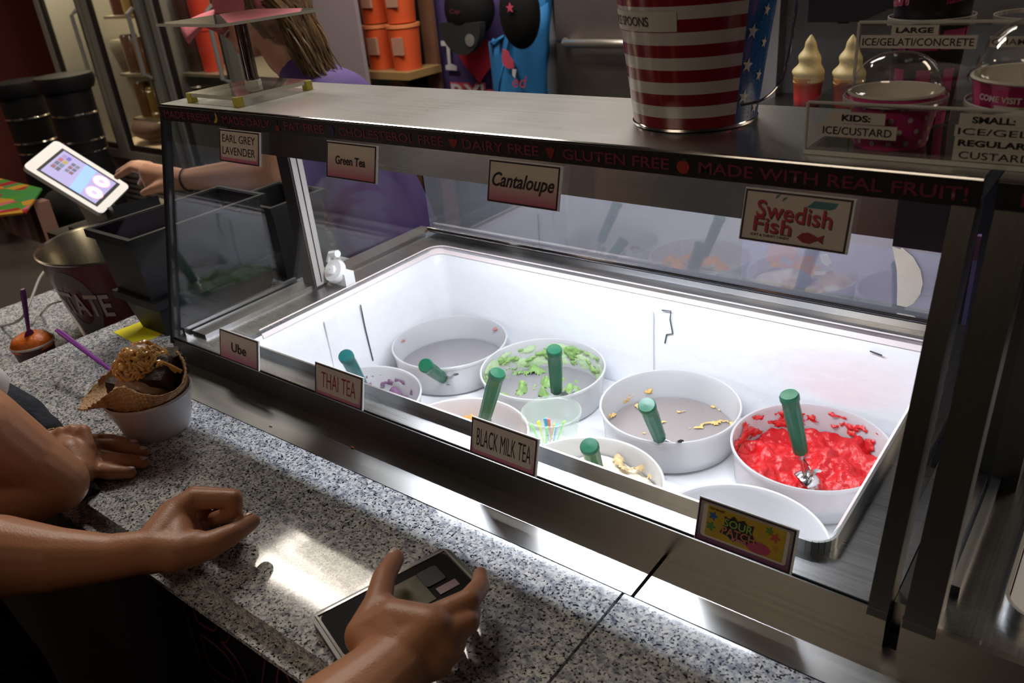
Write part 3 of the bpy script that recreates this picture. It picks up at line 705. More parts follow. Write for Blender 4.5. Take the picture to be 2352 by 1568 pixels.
for i in range(8):
    a = random.uniform(0, 2 * PI); c = NEON[i % 8]; off = V((random.uniform(-.014, .014), random.uniform(-.012, .012), 0))
    p0 = V((dcx - .018 + .0028 * i, dcy - .010 + .006 * (i % 4), TZ0 + .008 + .0004 * i)); p1 = p0 + V((.004 * (i - 3), .004 * (i % 3 - 1), .034 + .002 * (i % 4)))
    bm = BM(); tube(bm, [p0, p0.lerp(p1, .7), p1], [.0026, .0026, .0036], 6, flat=.5)
    tag(obj('sample_spoon', bm, mat('neon_%d' % (i % 8), c, .3), loc=p0), 'small neon ' + NCOL[i % 8] + ' sample spoon lying in the clear deli cup', 'spoon', 'neon spoons in the deli cup')

# dishers with green handles
GRN = mat('green_grip', (.003, .105, .052), .32, spec=.4); STL = mat('polished_steel', (.62, .62, .62), .16, 1.0)
def scoop(bpx, bz, tpx, L, label, zd=None, teal=False, base=None):
    b = V(base) if base else atz(*bpx, bz + DZ); L *= 1.03; r = ray(*tpx).normalized(); oc = CAM - b; B = r.dot(oc); D = B * B - (oc.dot(oc) - L * L)
    tt = -B + (0 if D <= 0 else -math.sqrt(D) if zd is None else math.sqrt(D)); tip = CAM + r * tt
    ax = (tip - b).normalized(); L = (tip - b).length; h = .098
    t = thing('ice_cream_scoop', label, 'scoop', b)
    t['group'] = 'green handled scoops'
    q = ax.to_track_quat('Z', 'Y').to_matrix().to_4x4(); M = Matrix.Translation(b) @ q
    bm = BM(); lathe(bm, [(.0068, L - h), (.0092, L - h + .003), (.0096, L - h + .02), (.0108, L - .03), (.0104, L - .012), (.0122, L - .009), (.0124, L - .003), (.0108, L), (.0001, L + .0005)], (0, 0, 0), 36, M=M, wob=lambda a, k, z: 1 + (.05 * math.cos(9 * a) if 0 < k < 5 else 0))
    obj('handle', bm, mat('teal_grip', (.01, .12, .12), .35, spec=.4) if teal else GRN, t, smooth=True)
    bm = BM(); lathe(bm, [(.0038, .0), (.0042, .01), (.0042, L - h + .002)], (0, 0, 0), 14, M=M); obj('shaft', bm, STL, t, smooth=True)
    bm = BM(); lathe(bm, [(.0105, L - h - .002), (.0105, L - h)], (0, 0, 0), 20, M=M); obj('collar', bm, STL, t)
    bm = BM(); 
    Mb = Matrix.Translation(b) @ q @ Matrix.Rotation(math.radians(-70), 4, 'X')
    lathe(bm, [(.022 * math.cos(x), .022 * math.sin(x)) for x in [PI / 2 * i / 8 for i in range(9)]] , (0, 0, 0), 28, M=Mb @ Matrix.Translation((0, 0, -.004)))
    bm.faces.ensure_lookup_table(); bmesh.ops.delete(bm, geom=[f for f in bm.faces if len(f.verts) > 4], context='FACES_ONLY')
    obj('bowl', bm, STL, t, smooth=True)
    bm = BM(); 
    tube(bm, [M @ V(p) for p in ((.003, 0, .004), (.012, .0, .022), (.024, .002, .040), (.030, .003, .046))], [.003, .003, .005, .006], 8, flat=.4)
    obj('thumb_lever', bm, STL, t, smooth=True)
    bm = BM(); poly(bm, [(.004, .018), (.020, .030), (.021, .040), (.016, .046), (.004, .050)], M @ V((0, 0, 0)), (q @ V((1, 0, 0))).normalized(), (q @ V((0, 0, 1))).normalized(), .0012)
    obj('gear_plate', bm, STL, t)
    return t
scoop((1855, 1112), .905, (1812, 905), .150, 'green handled scoop standing in the red ice')
scoop((1528, 1040), .900, (1485, 929), .140, 'green handled scoop leaning in the tub of brownish grey melt')
scoop((1385, 1130), .900, (1353, 1022), .125, 'green handled scoop in the front tub of cream and tan ice')
scoop((1092, 1035), .893, (1143, 855), .158, 'green handled scoop leaning right in the tub of orange scraps')
scoop((1280, 945), .892, (1273, 801), .142, 'green handled scoop upright in the tub smeared pale green')
scoop((855, 925), .893, (793, 815), .150, 'teal handled scoop in the tub of purple scraps', teal=True)
scoop(None, 0, (976, 838), .118, 'green handled scoop sunk low in back left tub, only its tip showing', base=(-.905, .893, .874))

# ================================================================ FLAVOUR CARDS ON THE GLASS
DKP = mat('card_border', (.018, .004, .020), .5); FOAM = mat('card_white_edge', (.80, .80, .82), .5)
def card_face(name, top, bot, mid=.55):
    return ramp_mat(name, [(.02, bot), (.38, tuple(a * .6 + b * .4 for a, b in zip(top, bot))), (.72, top)], axis=2, lo=0.0, hi=.043, rough=.4)
CREAM = (.62, .57, .51); PINK = (.45, .085, .19)
def card(x0, x1, top, label, face=None, pad=None):
    z0 = 1.3195 if top else 1.0385
    o = V((x0, gy(z0), z0)) + GN * .0006
    if not top: o = o + GN * .0028
    w, h = x1 - x0, .0447
    t = thing('flavor_card', label, 'sign', o, 'flavour cards on the front glass')
    bm = BM(); poly(bm, [(0, 0), (w, 0), (w, h), (0, h)], o, X1, GU, .0022); obj('backing', bm, FOAM, t)
    o2 = o + GN * .0023
    bm = BM(); poly(bm, [(.0012, .0008), (w - .0022, .0008), (w - .0022, h - .0016), (.0012, h - .0016)], o2, X1, GU, .0002); obj('face', bm, face, t)
    bm = BM(); frame_ring(bm, .0008, .0004, w - .0018, h - .0012, .0016, o2, X1, GU, .0005); obj('border', bm, DKP, t)
    if pad:
        bm = BM(); poly(bm, rrect(.0055, .0065, w - .0065, h - .0045, .003), o2, X1, GU, .0004); obj('inset', bm, mat('card_inset', (.56, .50, .45), .5), t)
    return t, o2
INK = mat('card_ink', (.012, .008, .012), .5); INKR = mat('card_ink_red', (.32, .01, .03), .5)
FACE = card_face('card_gradient', CREAM, PINK)
def cp(o, a, b): return o + X1 * a + GU * b
t, o = card(-1.043, -.951, True, 'upper card reading EARL GREY LAVENDER on cabinet glass, far left', FACE, True)
text('lettering', 'EARL GREY', INK, t, cp(o, .0075, .0270), X1, GU, .0745, .0105, lift=.0007); text('lettering', 'LAVENDER', INK, t, cp(o, .0075, .0105), X1, GU, .0745, .0105, lift=.0007)
t, o = card(-.816, -.726, True, 'upper card reading Green Tea on cabinet glass', FACE); text('lettering', 'Green Tea', INK, t, cp(o, .017, .0175), X1, GU, .0535, .0105, lift=.0006, offset=.022)
t, o = card(-.556, -.463, True, 'upper card with slanted word Cantaloupe on cabinet glass', FACE); text('lettering', 'Cantaloupe', INK, t, cp(o, .006, .0125), X1, GU, .080, .0195, lift=.0006, shear=.28, offset=.018)
t, o = card(-.272, -.180, True, 'upper white card reading Swedish Fish in red, far right', mat('card_plain', (.58, .52, .49), .5))
RED = mat('candy_red', (.40, .015, .035), .45); SHAD = mat('candy_shadow', (.06, .035, .04), .6); TEAL = mat('candy_teal', (.04, .17, .20), .5)
for mm, dx, dy, lf_ in ((SHAD, .0008, -.0009, .0005), (RED, 0, 0, .0008)):
    text('lettering', 'Swedish', mm, t, cp(o, .0125 + dx, .0215 + dy), (X1 + GU * -.05).normalized(), GU, .064, .0145, lift=lf_, offset=.012)
    text('lettering', 'Fish', mm, t, cp(o, .0115 + dx, .0095 + dy), (X1 + GU * -.03).normalized(), GU, .033, .0125, lift=lf_, offset=.012)
text('lettering', 'SOFT & CHEWY CANDY', SHAD, t, cp(o, .010, .0050), X1, GU, .034, .0022, lift=.0006, offset=.03)
text('lettering', 'BRAND', SHAD, t, cp(o, .036, .0078), X1, GU, .009, .0014, lift=.0006, offset=.03)
bm = BM(); poly(bm, [(.050, .0085), (.054, .0125), (.059, .0135), (.064, .0120), (.067, .0105), (.072, .0130), (.0715, .0095), (.072, .0055), (.067, .0080), (.061, .0045), (.055, .0050)], o, X1, GU, .0007, .0004); obj('fish_print', bm, mat('fish_red', (.25, .012, .015), .5), t)
bm = BM(); poly(bm, [(.054, .0335), (.060, .0395), (.079, .0395), (.077, .0350), (.073, .0335)], o, X1, GU, .0003, .0002); obj('swoosh_print', bm, TEAL, t)
for a, b in ((.027, .0375), (.033, .0360)):
    bm = BM(); poly(bm, [(a, b), (a + .003, b + .002), (a + .0045, b + .0045), (a + .001, b + .003)], o, X1, GU, .0003, .0002); obj('drop_print', bm, TEAL, t)
t, o = card(-1.052, -.957, False, 'lower card reading Ube on cabinet sill, far left', FACE); text('lettering', 'Ube', INK, t, cp(o, .030, .0150), X1, GU, .036, .0145, lift=.0006, offset=.02)
t, o = card(-.833, -.739, False, 'lower card reading THAI TEA in red on cabinet sill', FACE, True); text('lettering', 'THAI TEA', INKR, t, cp(o, .014, .0130), X1, GU, .067, .0215, lift=.0007, offset=-.006)
t, o = card(-.557, -.462, False, 'lower card reading BLACK MILK TEA on cabinet sill', FACE, True); text('lettering', 'BLACK MILK TEA', INK, t, cp(o, .0095, .0125), X1, GU, .077, .0215, lift=.0007, offset=-.006)
PURP = card_face('card_gradient_purple', (.30, .26, .25), (.13, .02, .10))
t, o = card(-.273, -.178, False, 'lower card with yellow candy print reading SOUR PATCH, nearest the right post', PURP, True)
bm = BM(); poly(bm, rrect(.010, .0085, .085, .0395, .001), o, X1, GU, .0004, .0004); obj('yellow_print', bm, mat('print_yellow', (.42, .28, .012), .5, var=.35, bscale=60), t)
SP = [((.016, .030), .0045, (.02, .10, .30)), ((.015, .019), .005, (.06, .20, .04)), ((.076, .030), .005, (.42, .08, .03)), ((.070, .035), .004, (.08, .22, .03)), ((.078, .020), .0035, (.45, .20, .02))]
for (a, b), r, c in SP:
    bm = BM(); poly(bm, [(a + r * (1 + .35 * math.cos(5 * k * PI / 9)) * math.cos(k * PI / 9) * .8, b + r * (1 + .35 * math.cos(5 * k * PI / 9)) * math.sin(k * PI / 9) * .8) for k in range(18)], o, X1, GU, .0002, .0008); obj('candy_splash', bm, mat('splash_%d' % int(a * 1e4), c, .5), t)
bm = BM(); poly(bm, [(.062 + .012 * math.cos(k * PI / 8), .0145 + .006 * math.sin(k * PI / 8)) for k in range(16)], o, X1, GU, .0002, .0008); obj('pink_splash', bm, mat('splash_pink', (.40, .05, .12), .5), t)
bm = BM(); poly(bm, [(.0245 + .0, .016), (.028, .0265), (.027, .034), (.032, .0325), (.036, .037), (.040, .033), (.046, .036), (.050, .032), (.056, .034), (.055, .026), (.060, .018), (.054, .017), (.050, .0125), (.044, .015), (.038, .0115), (.032, .0155)], o, X1, GU, .0002, .0010); obj('black_splash', bm, INK, t)
text('lettering', 'SOUR', mat('sour_green', (.22, .36, .05), .5), t, cp(o, .0275, .0245), X1, GU, .028, .0078, lift=.0014, offset=.015)
text('lettering', 'PATCH', mat('patch_orange', (.50, .17, .06), .5), t, cp(o, .0265, .0160), X1, GU, .032, .0078, lift=.0014, offset=.015)
text('lettering', 'SOUR THEN SWEET', INK, t, cp(o, .012, .0360), X1, GU, .015, .0022, lift=.0010, offset=.03)
text('lettering', 'KIDS', mat('kids_pink', (.5, .2, .22), .5), t, cp(o, .037, .0125), X1, GU, .014, .0035, lift=.0016, offset=.05)
# torn sticker on the rear glass, red logo of the reflection drawn on the added board
oS = aty(2058, 620, 1.1275)
bm = BM(); c0 = aty(2055, 640, 1.1275); pts = [aty(u, v, 1.1275) for u, v in ((2050, 566), (2068, 572), (2072, 568), (2098, 590), (2115, 620), (2120, 650), (2114, 675), (2098, 697), (2082, 705), (2060, 700), (2061, 660), (2060, 620))]
poly(bm, [(p.x, p.z) for p in pts], V((0, 1.1275, 0)), X1, Z1, .0005); tag(obj('paper_sticker', bm, mat('sticker_paper', (.50, .44, .37), .7, var=.15, bscale=40), loc=c0), 'torn half moon of beige paper stuck on rear glass at right', 'sticker')
def on_board(uv): return [(p.x, p.z) for p in (aty(u, v, 1.3445) for u, v in uv)]
bm = BM(); poly(bm, on_board([(1770, 562), (1830, 562), (1826, 600), (1800, 585), (1790, 600), (1815, 612), (1840, 585), (1850, 590), (1870, 585), (1868, 602), (1876, 615), (1865, 635), (1840, 620), (1825, 615), (1770, 612), (1758, 590)]), V((0, 1.3445, 0)), X1, Z1, .0006); obj('logo_reflection', bm, mat('logo_red', (.80, .06, .06), .5), pb)
bm = BM(); poly(bm, on_board([(1884, 585), (1900, 582), (1910, 602), (1900, 612), (1886, 600)]), V((0, 1.3445, 0)), X1, Z1, .0006); poly(bm, on_board([(1868, 622), (1898, 622), (1895, 630), (1872, 632)]), V((0, 1.3445, 0)), X1, Z1, .0006); stuff(obj('logo_white_reflection', bm, WHITEP, pb))

# ================================================================ THINGS ON THE TOP SHELF
TS = 1.389
# acrylic sign riser
t = thing('acrylic_riser', 'clear acrylic riser with square plates on left end of steel top', 'display stand', (-1.085, .75, TS))
def sheet(name, x0, x1, y0, y1, z0, z1, rot, parent, m=ACRYL):
    c = V(((x0 + x1) / 2, (y0 + y1) / 2, 0)); M = Matrix.Translation(c) @ Matrix.Rotation(rot, 4, 'Z') @ Matrix.Translation(-c)
    bm = BM(); box(bm, x0, x1, y0, y1, z0, z1, M=M)
    e = obj(name, bm, [m, EDGE], parent)
    for p in e.data.polygons:
        if abs(p.normal.z) < .5: p.material_index = 1
    return e
PLATE = pane('acrylic_plate', (.80, .81, .79), 2.2, .03, .05)
sheet('base_plate', -1.15, -1.02, .683, .812, 1.3965, 1.402, -.02, t, PLATE)
sheet('top_plate', -1.187, -1.004, .682, .85, 1.4935, 1.4975, -.08, t, PLATE)
bm = BM(); lathe(bm, [(.0095, 1.402), (.0095, 1.4935)], (-1.085, .757, 0), 24); obj('post', bm, pane('acrylic_post', (.38, .36, .37), 3.0, .03, .20), t, smooth=True)
bm = BM(); lathe(bm, [(.012, 1.402), (.012, 1.409), (.0095, 1.410)], (-1.085, .757, 0), 6); obj('collar', bm, EDGE, t)
for x, y in ((-1.145, .688), (-1.025, .684), (-1.022, .805)):
    bm = BM(); box(bm, x - .006, x + .006, y - .005, y + .005, TS, 1.4015); obj('tape_pad', bm, mat('yellow_tape', (.55, .50, .08), .6), t)

# patriotic pail
pcx, pcy = -.379, .775
t = thing('metal_pail', 'tin pail with red and white stripes and starry blue side', 'bucket', (pcx, pcy, TS))
nst = 14; zz = [TS + .003 + .0112 * i for i in range(nst + 1)]; r_at = lambda z: .0605 + (z - TS) * .125
SEG = 96; bluea = (math.radians(-27), math.radians(60))
def pail_mi(k, i):
    a = 2 * PI * (i + .5) / SEG
    if a > PI: a -= 2 * PI
    return 2 if bluea[0] < a < bluea[1] else k % 2
bm = BM(); lathe(bm, [(r_at(z), z) for z in zz], (pcx, pcy, 0), SEG, mi=pail_mi)
bm.faces.ensure_lookup_table(); bmesh.ops.delete(bm, geom=[f for f in bm.faces if len(f.verts) > 4], context='FACES_ONLY')
PR = mat('pail_red', (.20, .008, .018), .22, coat=.4); PW = mat('pail_white', (.50, .48, .47), .25, coat=.4); PBL = mat('pail_blue', (.012, .10, .33), .25, coat=.4)
obj('body', bm, [PR, PW, PBL], t, smooth=True)
bm = BM(); lathe(bm, [(.0001, TS), (.059, TS), (.0618, TS + .001), (.0622, TS + .0035), (.0605, TS + .0045)], (pcx, pcy, 0), SEG); obj('base_rim', bm, CHROME, t, smooth=True)
bm = BM(); zt = zz[-1]; lathe(bm, [(r_at(zt) + .001, zt - .003), (r_at(zt) + .003, zt), (r_at(zt), zt + .002), (r_at(zt) - .002, zt - .002), (r_at(TS) - .001, TS + .006), (.0001, TS + .005)], (pcx, pcy, 0), SEG); obj('rolled_rim', bm, CHROME, t, smooth=True)
def pail_pt(a, z, dr=.0006): r = r_at(z) + dr; return V((pcx + r * math.cos(a), pcy + r * math.sin(a), z))
stm = mat('pail_star_white', (.62, .62, .62), .3)
for u, v, s in ((1728, 72, .0072), (1753, 97, .0060), (1716, 150, .0072), (1741, 172, .0062), (1707, 222, .0074), (1731, 245, .0064), (1760, 22, .0060)):
    p = aty(u, v, pcy - .02); d = (p - CAM).normalized()
    # hit of the sight line with the pail wall
    q = CAM.copy(); best = None
    for k in range(400):
        c = CAM + d * (.7 + k * .001)
        if math.hypot(c.x - pcx, c.y - pcy) <= r_at(c.z): best = c; break
    if best is None: continue
    a0 = math.atan2(best.y - pcy, best.x - pcx); z0 = best.z; bm = BM(); R = r_at(z0)
    pts = [pail_pt(a0 + x / R, z0 + y) for x, y in star(0, 0, s, .2)]; c = bm.verts.new(pail_pt(a0, z0, .0009)); vs = [bm.verts.new(p) for p in pts]
    for i in range(10): bm.faces.new((c, vs[i], vs[(i + 1) % 10]))
    obj('star_print', bm, stm, t)
bm = BM(); dots = 0
for i in range(15):
    for j in range(34):
        a = bluea[0] + .07 + i * .115; z = TS + .008 + j * .0043; R = r_at(z)
        vs = [bm.verts.new(pail_pt(a + .0006 * x / R, z + .0006 * y, .0003)) for x, y in ((-1, -1), (1, -1), (1, 1), (-1, 1))]; bm.faces.new(vs)
stuff(obj('dot_print', bm, mat('pail_dots', (.06, .22, .50), .4), t))
# label strip wrapped on the pail
a_l, a_r = math.radians(186), math.radians(283); zl0, zl1 = 1.4825, 1.500
bm = BM(); pv = None
for i in range(21):
    a = a_l + (a_r - a_l) * i / 20; c = (bm.verts.new(pail_pt(a, zl0, .0007)), bm.verts.new(pail_pt(a, zl1, .0007)))
    if pv: bm.faces.new((pv[0], c[0], c[1], pv[1]))
    pv = c
obj('paper_label', bm, mat('paper_label', (.52, .49, .45), .6), t)
text('lettering', 'SAMPLE SPOONS', INK, t, V((0, 0, 0)), X1, Z1, .077, .0085, warp=lambda a, b: pail_pt(math.radians(202) + a / .0745, zl0 + .0045 + b, .0012), offset=.012, space=.95)
bm = BM(); tube(bm, spline([pail_pt(math.radians(28), 1.535, .003), V((-.287, .79, 1.52)), V((-.280, .765, 1.47)), V((-.284, .757, 1.435)), V((-.300, .757, 1.416)), pail_pt(math.radians(-24), 1.411, .002)]), .0014, 8); obj('wire_handle', bm, CHROME, t, smooth=True)

# acrylic cup stand
st = thing('cup_display_stand', 'two tier clear acrylic stand holding sample cups at right end of top', 'display stand', (-.07, .77, TS))
sx0, sx1 = -.233, .10; y0, y1, y2 = .682, .765, .855; zA, zB = 1.4315, 1.4815
def pan(bmf, name, m=ACRYL):
    e = obj(name, bmf, m, st); return e
bm = BM(); box(bm, sx0, sx1, y0, y2, TS + .0003, 1.3925); pan(bm, 'base_sheet', pane('acrylic_base', (.80, .80, .78), 2.0, .04, .10))
bm = BM(); box(bm, sx0, sx1, y0 - .0012, y0 - .0002, TS + .0003, 1.3930); pan(bm, 'base_edge', EDGE)
bm = BM(); box(bm, sx0, sx1, y0, y0 + .0028, 1.3926, zA - .003); pan(bm, 'front_sheet')
H1 = [(-.177, .722, .0385), (-.080, .727, .046), (.03, .727, .046)]; H2 = [(-.176, .806, .0335), (-.095, .81, .034), (0, .81, .034)]
bm = BM(); plate_holes(bm, sx0, sx1, y0, y1, zA - .003, zA, H1); pan(bm, 'lower_tier')
bm = BM(); box(bm, sx0 + .010, sx1, y1, y1 + .0028, zA - .003, zB - .003); pan(bm, 'riser_sheet')
bm = BM(); plate_holes(bm, sx0 + .010, sx1, y1, y2, zB - .003, zB, H2); pan(bm, 'upper_tier')
for e0, e1 in (((sx0, y0, zA), (sx1, y0, zA)), ((sx0 + .01, y1, zB), (sx1, y1, zB)), ((sx0, y0, TS + .001), (sx0, y0, zA)), ((sx0, y0, TS + .002), (sx1, y0, TS + .002)), ((sx0 + .01, y1, zA), (sx0 + .01, y1, zB))):
    bm = BM(); tube(bm, [e0, e1], .0013, 6); pan(bm, 'edge_highlight', EDGE)
for (x, y, r), z in [(h, zA) for h in H1] + [(h, zB) for h in H2]:
    bm = BM(); lathe(bm, [(r, z - .003), (r + .0008, z - .003), (r + .0008, z + .0003), (r, z + .0003)], (x, y, 0), 40, closed=True); pan(bm, 'hole_rim', mat('acrylic_edge_bright', (.72, .72, .69), .25))
STRIP = mat('paper_strip', (.60, .57, .53), .6)
def strip(x0, x1, z0, z1, y, s, bold=.012, wide=.86, hgt=.58):
    bm = BM(); box(bm, x0, x1, y - .0008, y - .0002, z0, z1); e = obj('paper_strip', bm, STRIP, st)
    w = (x1 - x0) * wide; h = (z1 - z0) * hgt
    text('lettering', s, INK, e, V(((x0 + x1) / 2 - w / 2, y - .0009, (z0 + z1) / 2 - h / 2)), X1, Z1, w, h, offset=bold)
yl = .6806
strip(-.2155, -.1715, 1.4165, 1.4255, yl, 'KIDS:', .035, .50); strip(-.222, -.162, 1.4055, 1.4160, yl - .0004, 'ICE/CUSTARD', .004, .88)
strip(-.120, -.075, 1.4205, 1.4290, yl, 'SMALL:', .035, .62); strip(-.122, -.052, 1.4120, 1.4203, yl, 'ICE/GELATI', .004, .93); strip(-.121, -.070, 1.4035, 1.4118, yl, 'REGULAR:', .035, .90); strip(-.121, -.065, 1.3940, 1.4033, yl, 'CUSTARD', .004, .85)
strip(-.196, -.160, 1.4715, 1.4790, y1 - .001, 'LARGE', .035, .80); strip(-.220, -.131, 1.4610, 1.4712, y1 - .0014, 'ICE/GELATI/CONCRETE', .004, .96)
strip(-.122, -.07, 1.4625, 1.4705, y1 - .001, 'CHAMANGO', .004, .94)
bm = BM(); tube(bm, [(-.115, .70, 1.3928), (-.115, .70, 1.428)], .0010, 5); pan(bm, 'tape_strip', mat('yellow_tape', (.55, .50, .08), .6))
bm = BM(); tube(bm, [(-.205, .705, 1.3928), (-.205, .705, 1.428)], .0010, 5); pan(bm, 'tape_strip', mat('yellow_tape', (.55, .50, .08), .6))
# cups
CUPI = mat('cup_inside', (.80, .76, .68), .5)
def paper_cup(label, cx, cy, z0, z1, r0, r1, mats, mi, seg=64, rows=8):
    t = thing('paper_cup', label, 'cup', (cx, cy, z0), 'sample cups on the acrylic stand')
    bm = BM(); lathe(bm, [(r0 + (r1 - r0) * k / rows, z0 + (z1 - z0) * k / rows) for k in range(rows + 1)], (cx, cy, 0), seg, mi=mi)
    bm.faces.ensure_lookup_table(); bmesh.ops.delete(bm, geom=[f for f in bm.faces if len(f.verts) > 4 and f.calc_center_median().z > z0 + .001], context='FACES_ONLY')
    obj('wall', bm, mats, t, smooth=True)
    bm = BM(); lathe(bm, [(r1, z1 - .001), (r1 + .0016, z1), (r1 + .0010, z1 + .0016), (r1 - .0006, z1 + .001), (r1 - .0012, z1 - .002), (r0 - .0008, z0 + .003), (.0001, z0 + .0028)], (cx, cy, 0), seg); obj('rim_and_lining', bm, CUPI, t, smooth=True)
    return t
def dome(t, cx, cy, z, r, h):
    bm = BM(); lathe(bm, [(r + .003, z - .004), (r + .0038, z - .001), (r + .002, z + .002), (r - .001, z + .003)] + [((r - .001) * math.cos(a) ** .8, z + .003 + (h - .003) * math.sin(a)) for a in [PI / 2 * k / 10 for k in range(1, 10)]] + [(.0001, z + h)], (cx, cy, 0), 48)
    bm.faces.ensure_lookup_table(); bmesh.ops.delete(bm, geom=[f for f in bm.faces if len(f.verts) > 4], context='FACES_ONLY')
    obj('dome_lid', bm, DOME, t, smooth=True)
HOT = mat('hot_pink', (.78, .05, .32), .4); DKPK = mat('dark_pink', (.28, .012, .10), .4); LTPK = mat('light_pink', (.52, .06, .22), .4); BLK = mat('cup_black', (.012, .006, .010), .4)
kx, ky = -.177, .722
t = paper_cup('pink polka dot kids cup with clear dome lid in lower tier', kx, ky, 1.3928, 1.4345, .0275, .0345, [HOT], None)
dome(t, kx, ky, 1.4350, .0345, .0300)
bm = BM(); nd = 0; wd = mat('polka_white', (.80, .76, .68), .5)
for j in range(4):
    for i in range(14):
        a = (i + .5 * (j % 2)) * 2 * PI / 14; z = 1.3985 + j * .0095; r = .0275 + .007 * (z - 1.3928) / .0417 + .0003
        vs = [bm.verts.new((kx + r * math.cos(a + .0021 * math.cos(q) / r), ky + r * math.sin(a + .0021 * math.cos(q) / r), z + .0021 * math.sin(q))) for q in [2 * PI * k / 10 for k in range(10)]]; bm.faces.new(vs)
stuff(obj('polka_dots', bm, wd, t))
t = paper_cup('large black and pink striped cup in upper tier', -.176, .806, 1.394, 1.535, .0255, .0325, [BLK, HOT], lambda k, i: 1 if (k < 3 and (i // 4) % 2 == 0) or (k == 4 and (i % 9) < 8) else 0, rows=9)
bm = BM(); lx = -.176; ly = .806
def lw(a0, z0, rr): return lambda a, b: V((lx + rr * math.cos(a0 + a / rr), ly + rr * math.sin(a0 + a / rr), z0 + b + a * .12))
rz = lambda z: .0255 + .007 * (z - 1.394) / .141
WPK = mat('logo_pale_pink', (.55, .36, .40), .5)
text('lettering', 'Custard', mat('logo_pink', (.42, .03, .12), .5), t, V(), X1, Z1, .022, .0095, warp=lw(math.radians(206), 1.4905, rz(1.495) + .0010), shear=.2, offset=.03)
text('lettering', 'Custard', WPK, t, V(), X1, Z1, .024, .0115, warp=lw(math.radians(204), 1.4895, rz(1.495) + .0007), shear=.2, offset=.075)
text('lettering', 'Italian Ice', mat('logo_pink', (.42, .03, .12), .5), t, V(), X1, Z1, .026, .0085, warp=lw(math.radians(300), 1.4925, rz(1.495) + .0010), shear=.2, offset=.03)
rx, ry = -.080, .727
t = paper_cup('taller pink banded cup with clear dome lid at right edge', rx, ry, 1.3928, 1.4490, .0355, .0435, [HOT, DKPK, LTPK], lambda k, i: (1 if (i // 3) % 2 else 2) if k >= 3 else (1 if (i // 3) % 2 else 0), rows=6)
dome(t, rx, ry, 1.4495, .0435, .040)
bm = BM(); rw = lambda z: .0355 + .008 * (z - 1.3928) / .0562 + .0006
def arcpatch(bm, a0, a1, z0, z1, dr):
    pv = None
    for i in range(13):
        a = math.radians(a0 + (a1 - a0) * i / 12); c = [bm.verts.new((rx + (rw(z) + dr) * math.cos(a), ry + (rw(z) + dr) * math.sin(a), z)) for z in (z0, z1)]
        if pv: bm.faces.new((pv[0], c[0], c[1], pv[1]))
        pv = c
arcpatch(bm, 240, 300, 1.4235, 1.4335, 0); obj('white_patch', bm, STRIP, t)
bm = BM(); arcpatch(bm, 264, 300, 1.4240, 1.4330, .0004); obj('green_patch', bm, mat('patch_green', (.16, .36, .05), .5), t)
text('lettering', 'COME VISIT OUR', mat('cup_pale_text', (.62, .48, .52), .5), t, V(), X1, Z1, .048, .0045, warp=lambda a, b: V((rx + (rw(1.437) + .0008) * math.cos(math.radians(222) + a / .042), ry + (rw(1.437) + .0008) * math.sin(math.radians(222) + a / .042), 1.4358 + b)), offset=.03)

# ================================================================ THINGS ON THE GRANITE
# sundae
sx, sy = -1.020, .436
t = thing('sundae_bowl', 'white paper bowl on the granite holding the waffle cone sundae', 'bowl', (sx, sy, CT))
bm = BM(); lathe(bm, [(.0001, CT + .0015), (.040, CT + .0015), (.042, CT), (.0435, CT + .002), (.0560, CT + .052), (.0575, CT + .0525), (.0585, CT + .056), (.0570, CT + .059), (.0552, CT + .057), (.0420, CT + .004), (.0001, CT + .0035)], (sx, sy, 0), 64)
obj('bowl', bm, mat('foam_white', (.72, .71, .74), .45, bump=.04, bscale=200), t, smooth=True)
wf = thing('waffle_bowl', 'scalloped waffle cone bowl resting in the white paper bowl', 'waffle cone', (sx, sy, CT + .006))
NA, NR = 192, 40; bm = BM(); rings = []
MW = Matrix.Translation((sx, sy, 0))
for k in range(NR + 1):
    f = k / NR; ring = []
    for i in range(NA):
        a = 2 * PI * i / NA; aa = a - math.radians(262)
        wav = .5 + .5 * math.cos(3 * (a - math.radians(300)))
        g = min(1, f / .45); h = max(0, (f - .45) / .55)
        left = max(0, math.cos(a - math.radians(205))) ** 2; right = max(0, math.cos(a - math.radians(20))) ** 2
        r = .016 + .0335 * g ** .6 + h * (.007 + .020 * (1 - wav) + .014 * left + .004 * right) - h * h * .010 * wav
        z = CT + .008 + .050 * g ** 1.3 + h * (.010 + .024 * wav - .004 * (1 - wav) - .010 * left + .022 * right) + .0016 * h ** 4 * fbm((i * .35, 3, 0))
        rid = max(math.cos(PI * (i + k * 3.2) / 8) ** 22, math.cos(PI * (i - k * 3.2) / 8) ** 22)
        r -= .0 ; nrm = .0026 * rid
        ring.append(bm.verts.new((sx + (r + nrm) * math.cos(a), sy + (r + nrm) * math.sin(a), z + nrm * .4)))
    rings.append(ring)
for A, B in zip(rings, rings[1:]):
    for i in range(NA): bm.faces.new((A[i], A[(i + 1) % NA], B[(i + 1) % NA], B[i]))
bm.faces.new(rings[0][::-1])
wo = obj('waffle', bm, mat('waffle', (.62, .39, .20), .65, bump=.3, bscale=220, var=.25), wf, smooth=True, auto=60)
so = wo.modifiers.new('thick', 'SOLIDIFY'); so.thickness = .0018; so.offset = -1
sd = thing('chocolate_sundae', 'swirl of chocolate custard with brownies and peanut butter sauce in waffle bowl', 'ice cream', (sx, sy, CT + .02))
hc = V((sx + .004, sy + .004, 0))
bm = BM(); prof = []
for k in range(41):
    f = k / 40; prof.append((.041 * (1 - f ** 2.2) ** .55 * (1 + .07 * math.cos(f * 2 * PI * 3)) + .0005, CT + .048 + .080 * f))
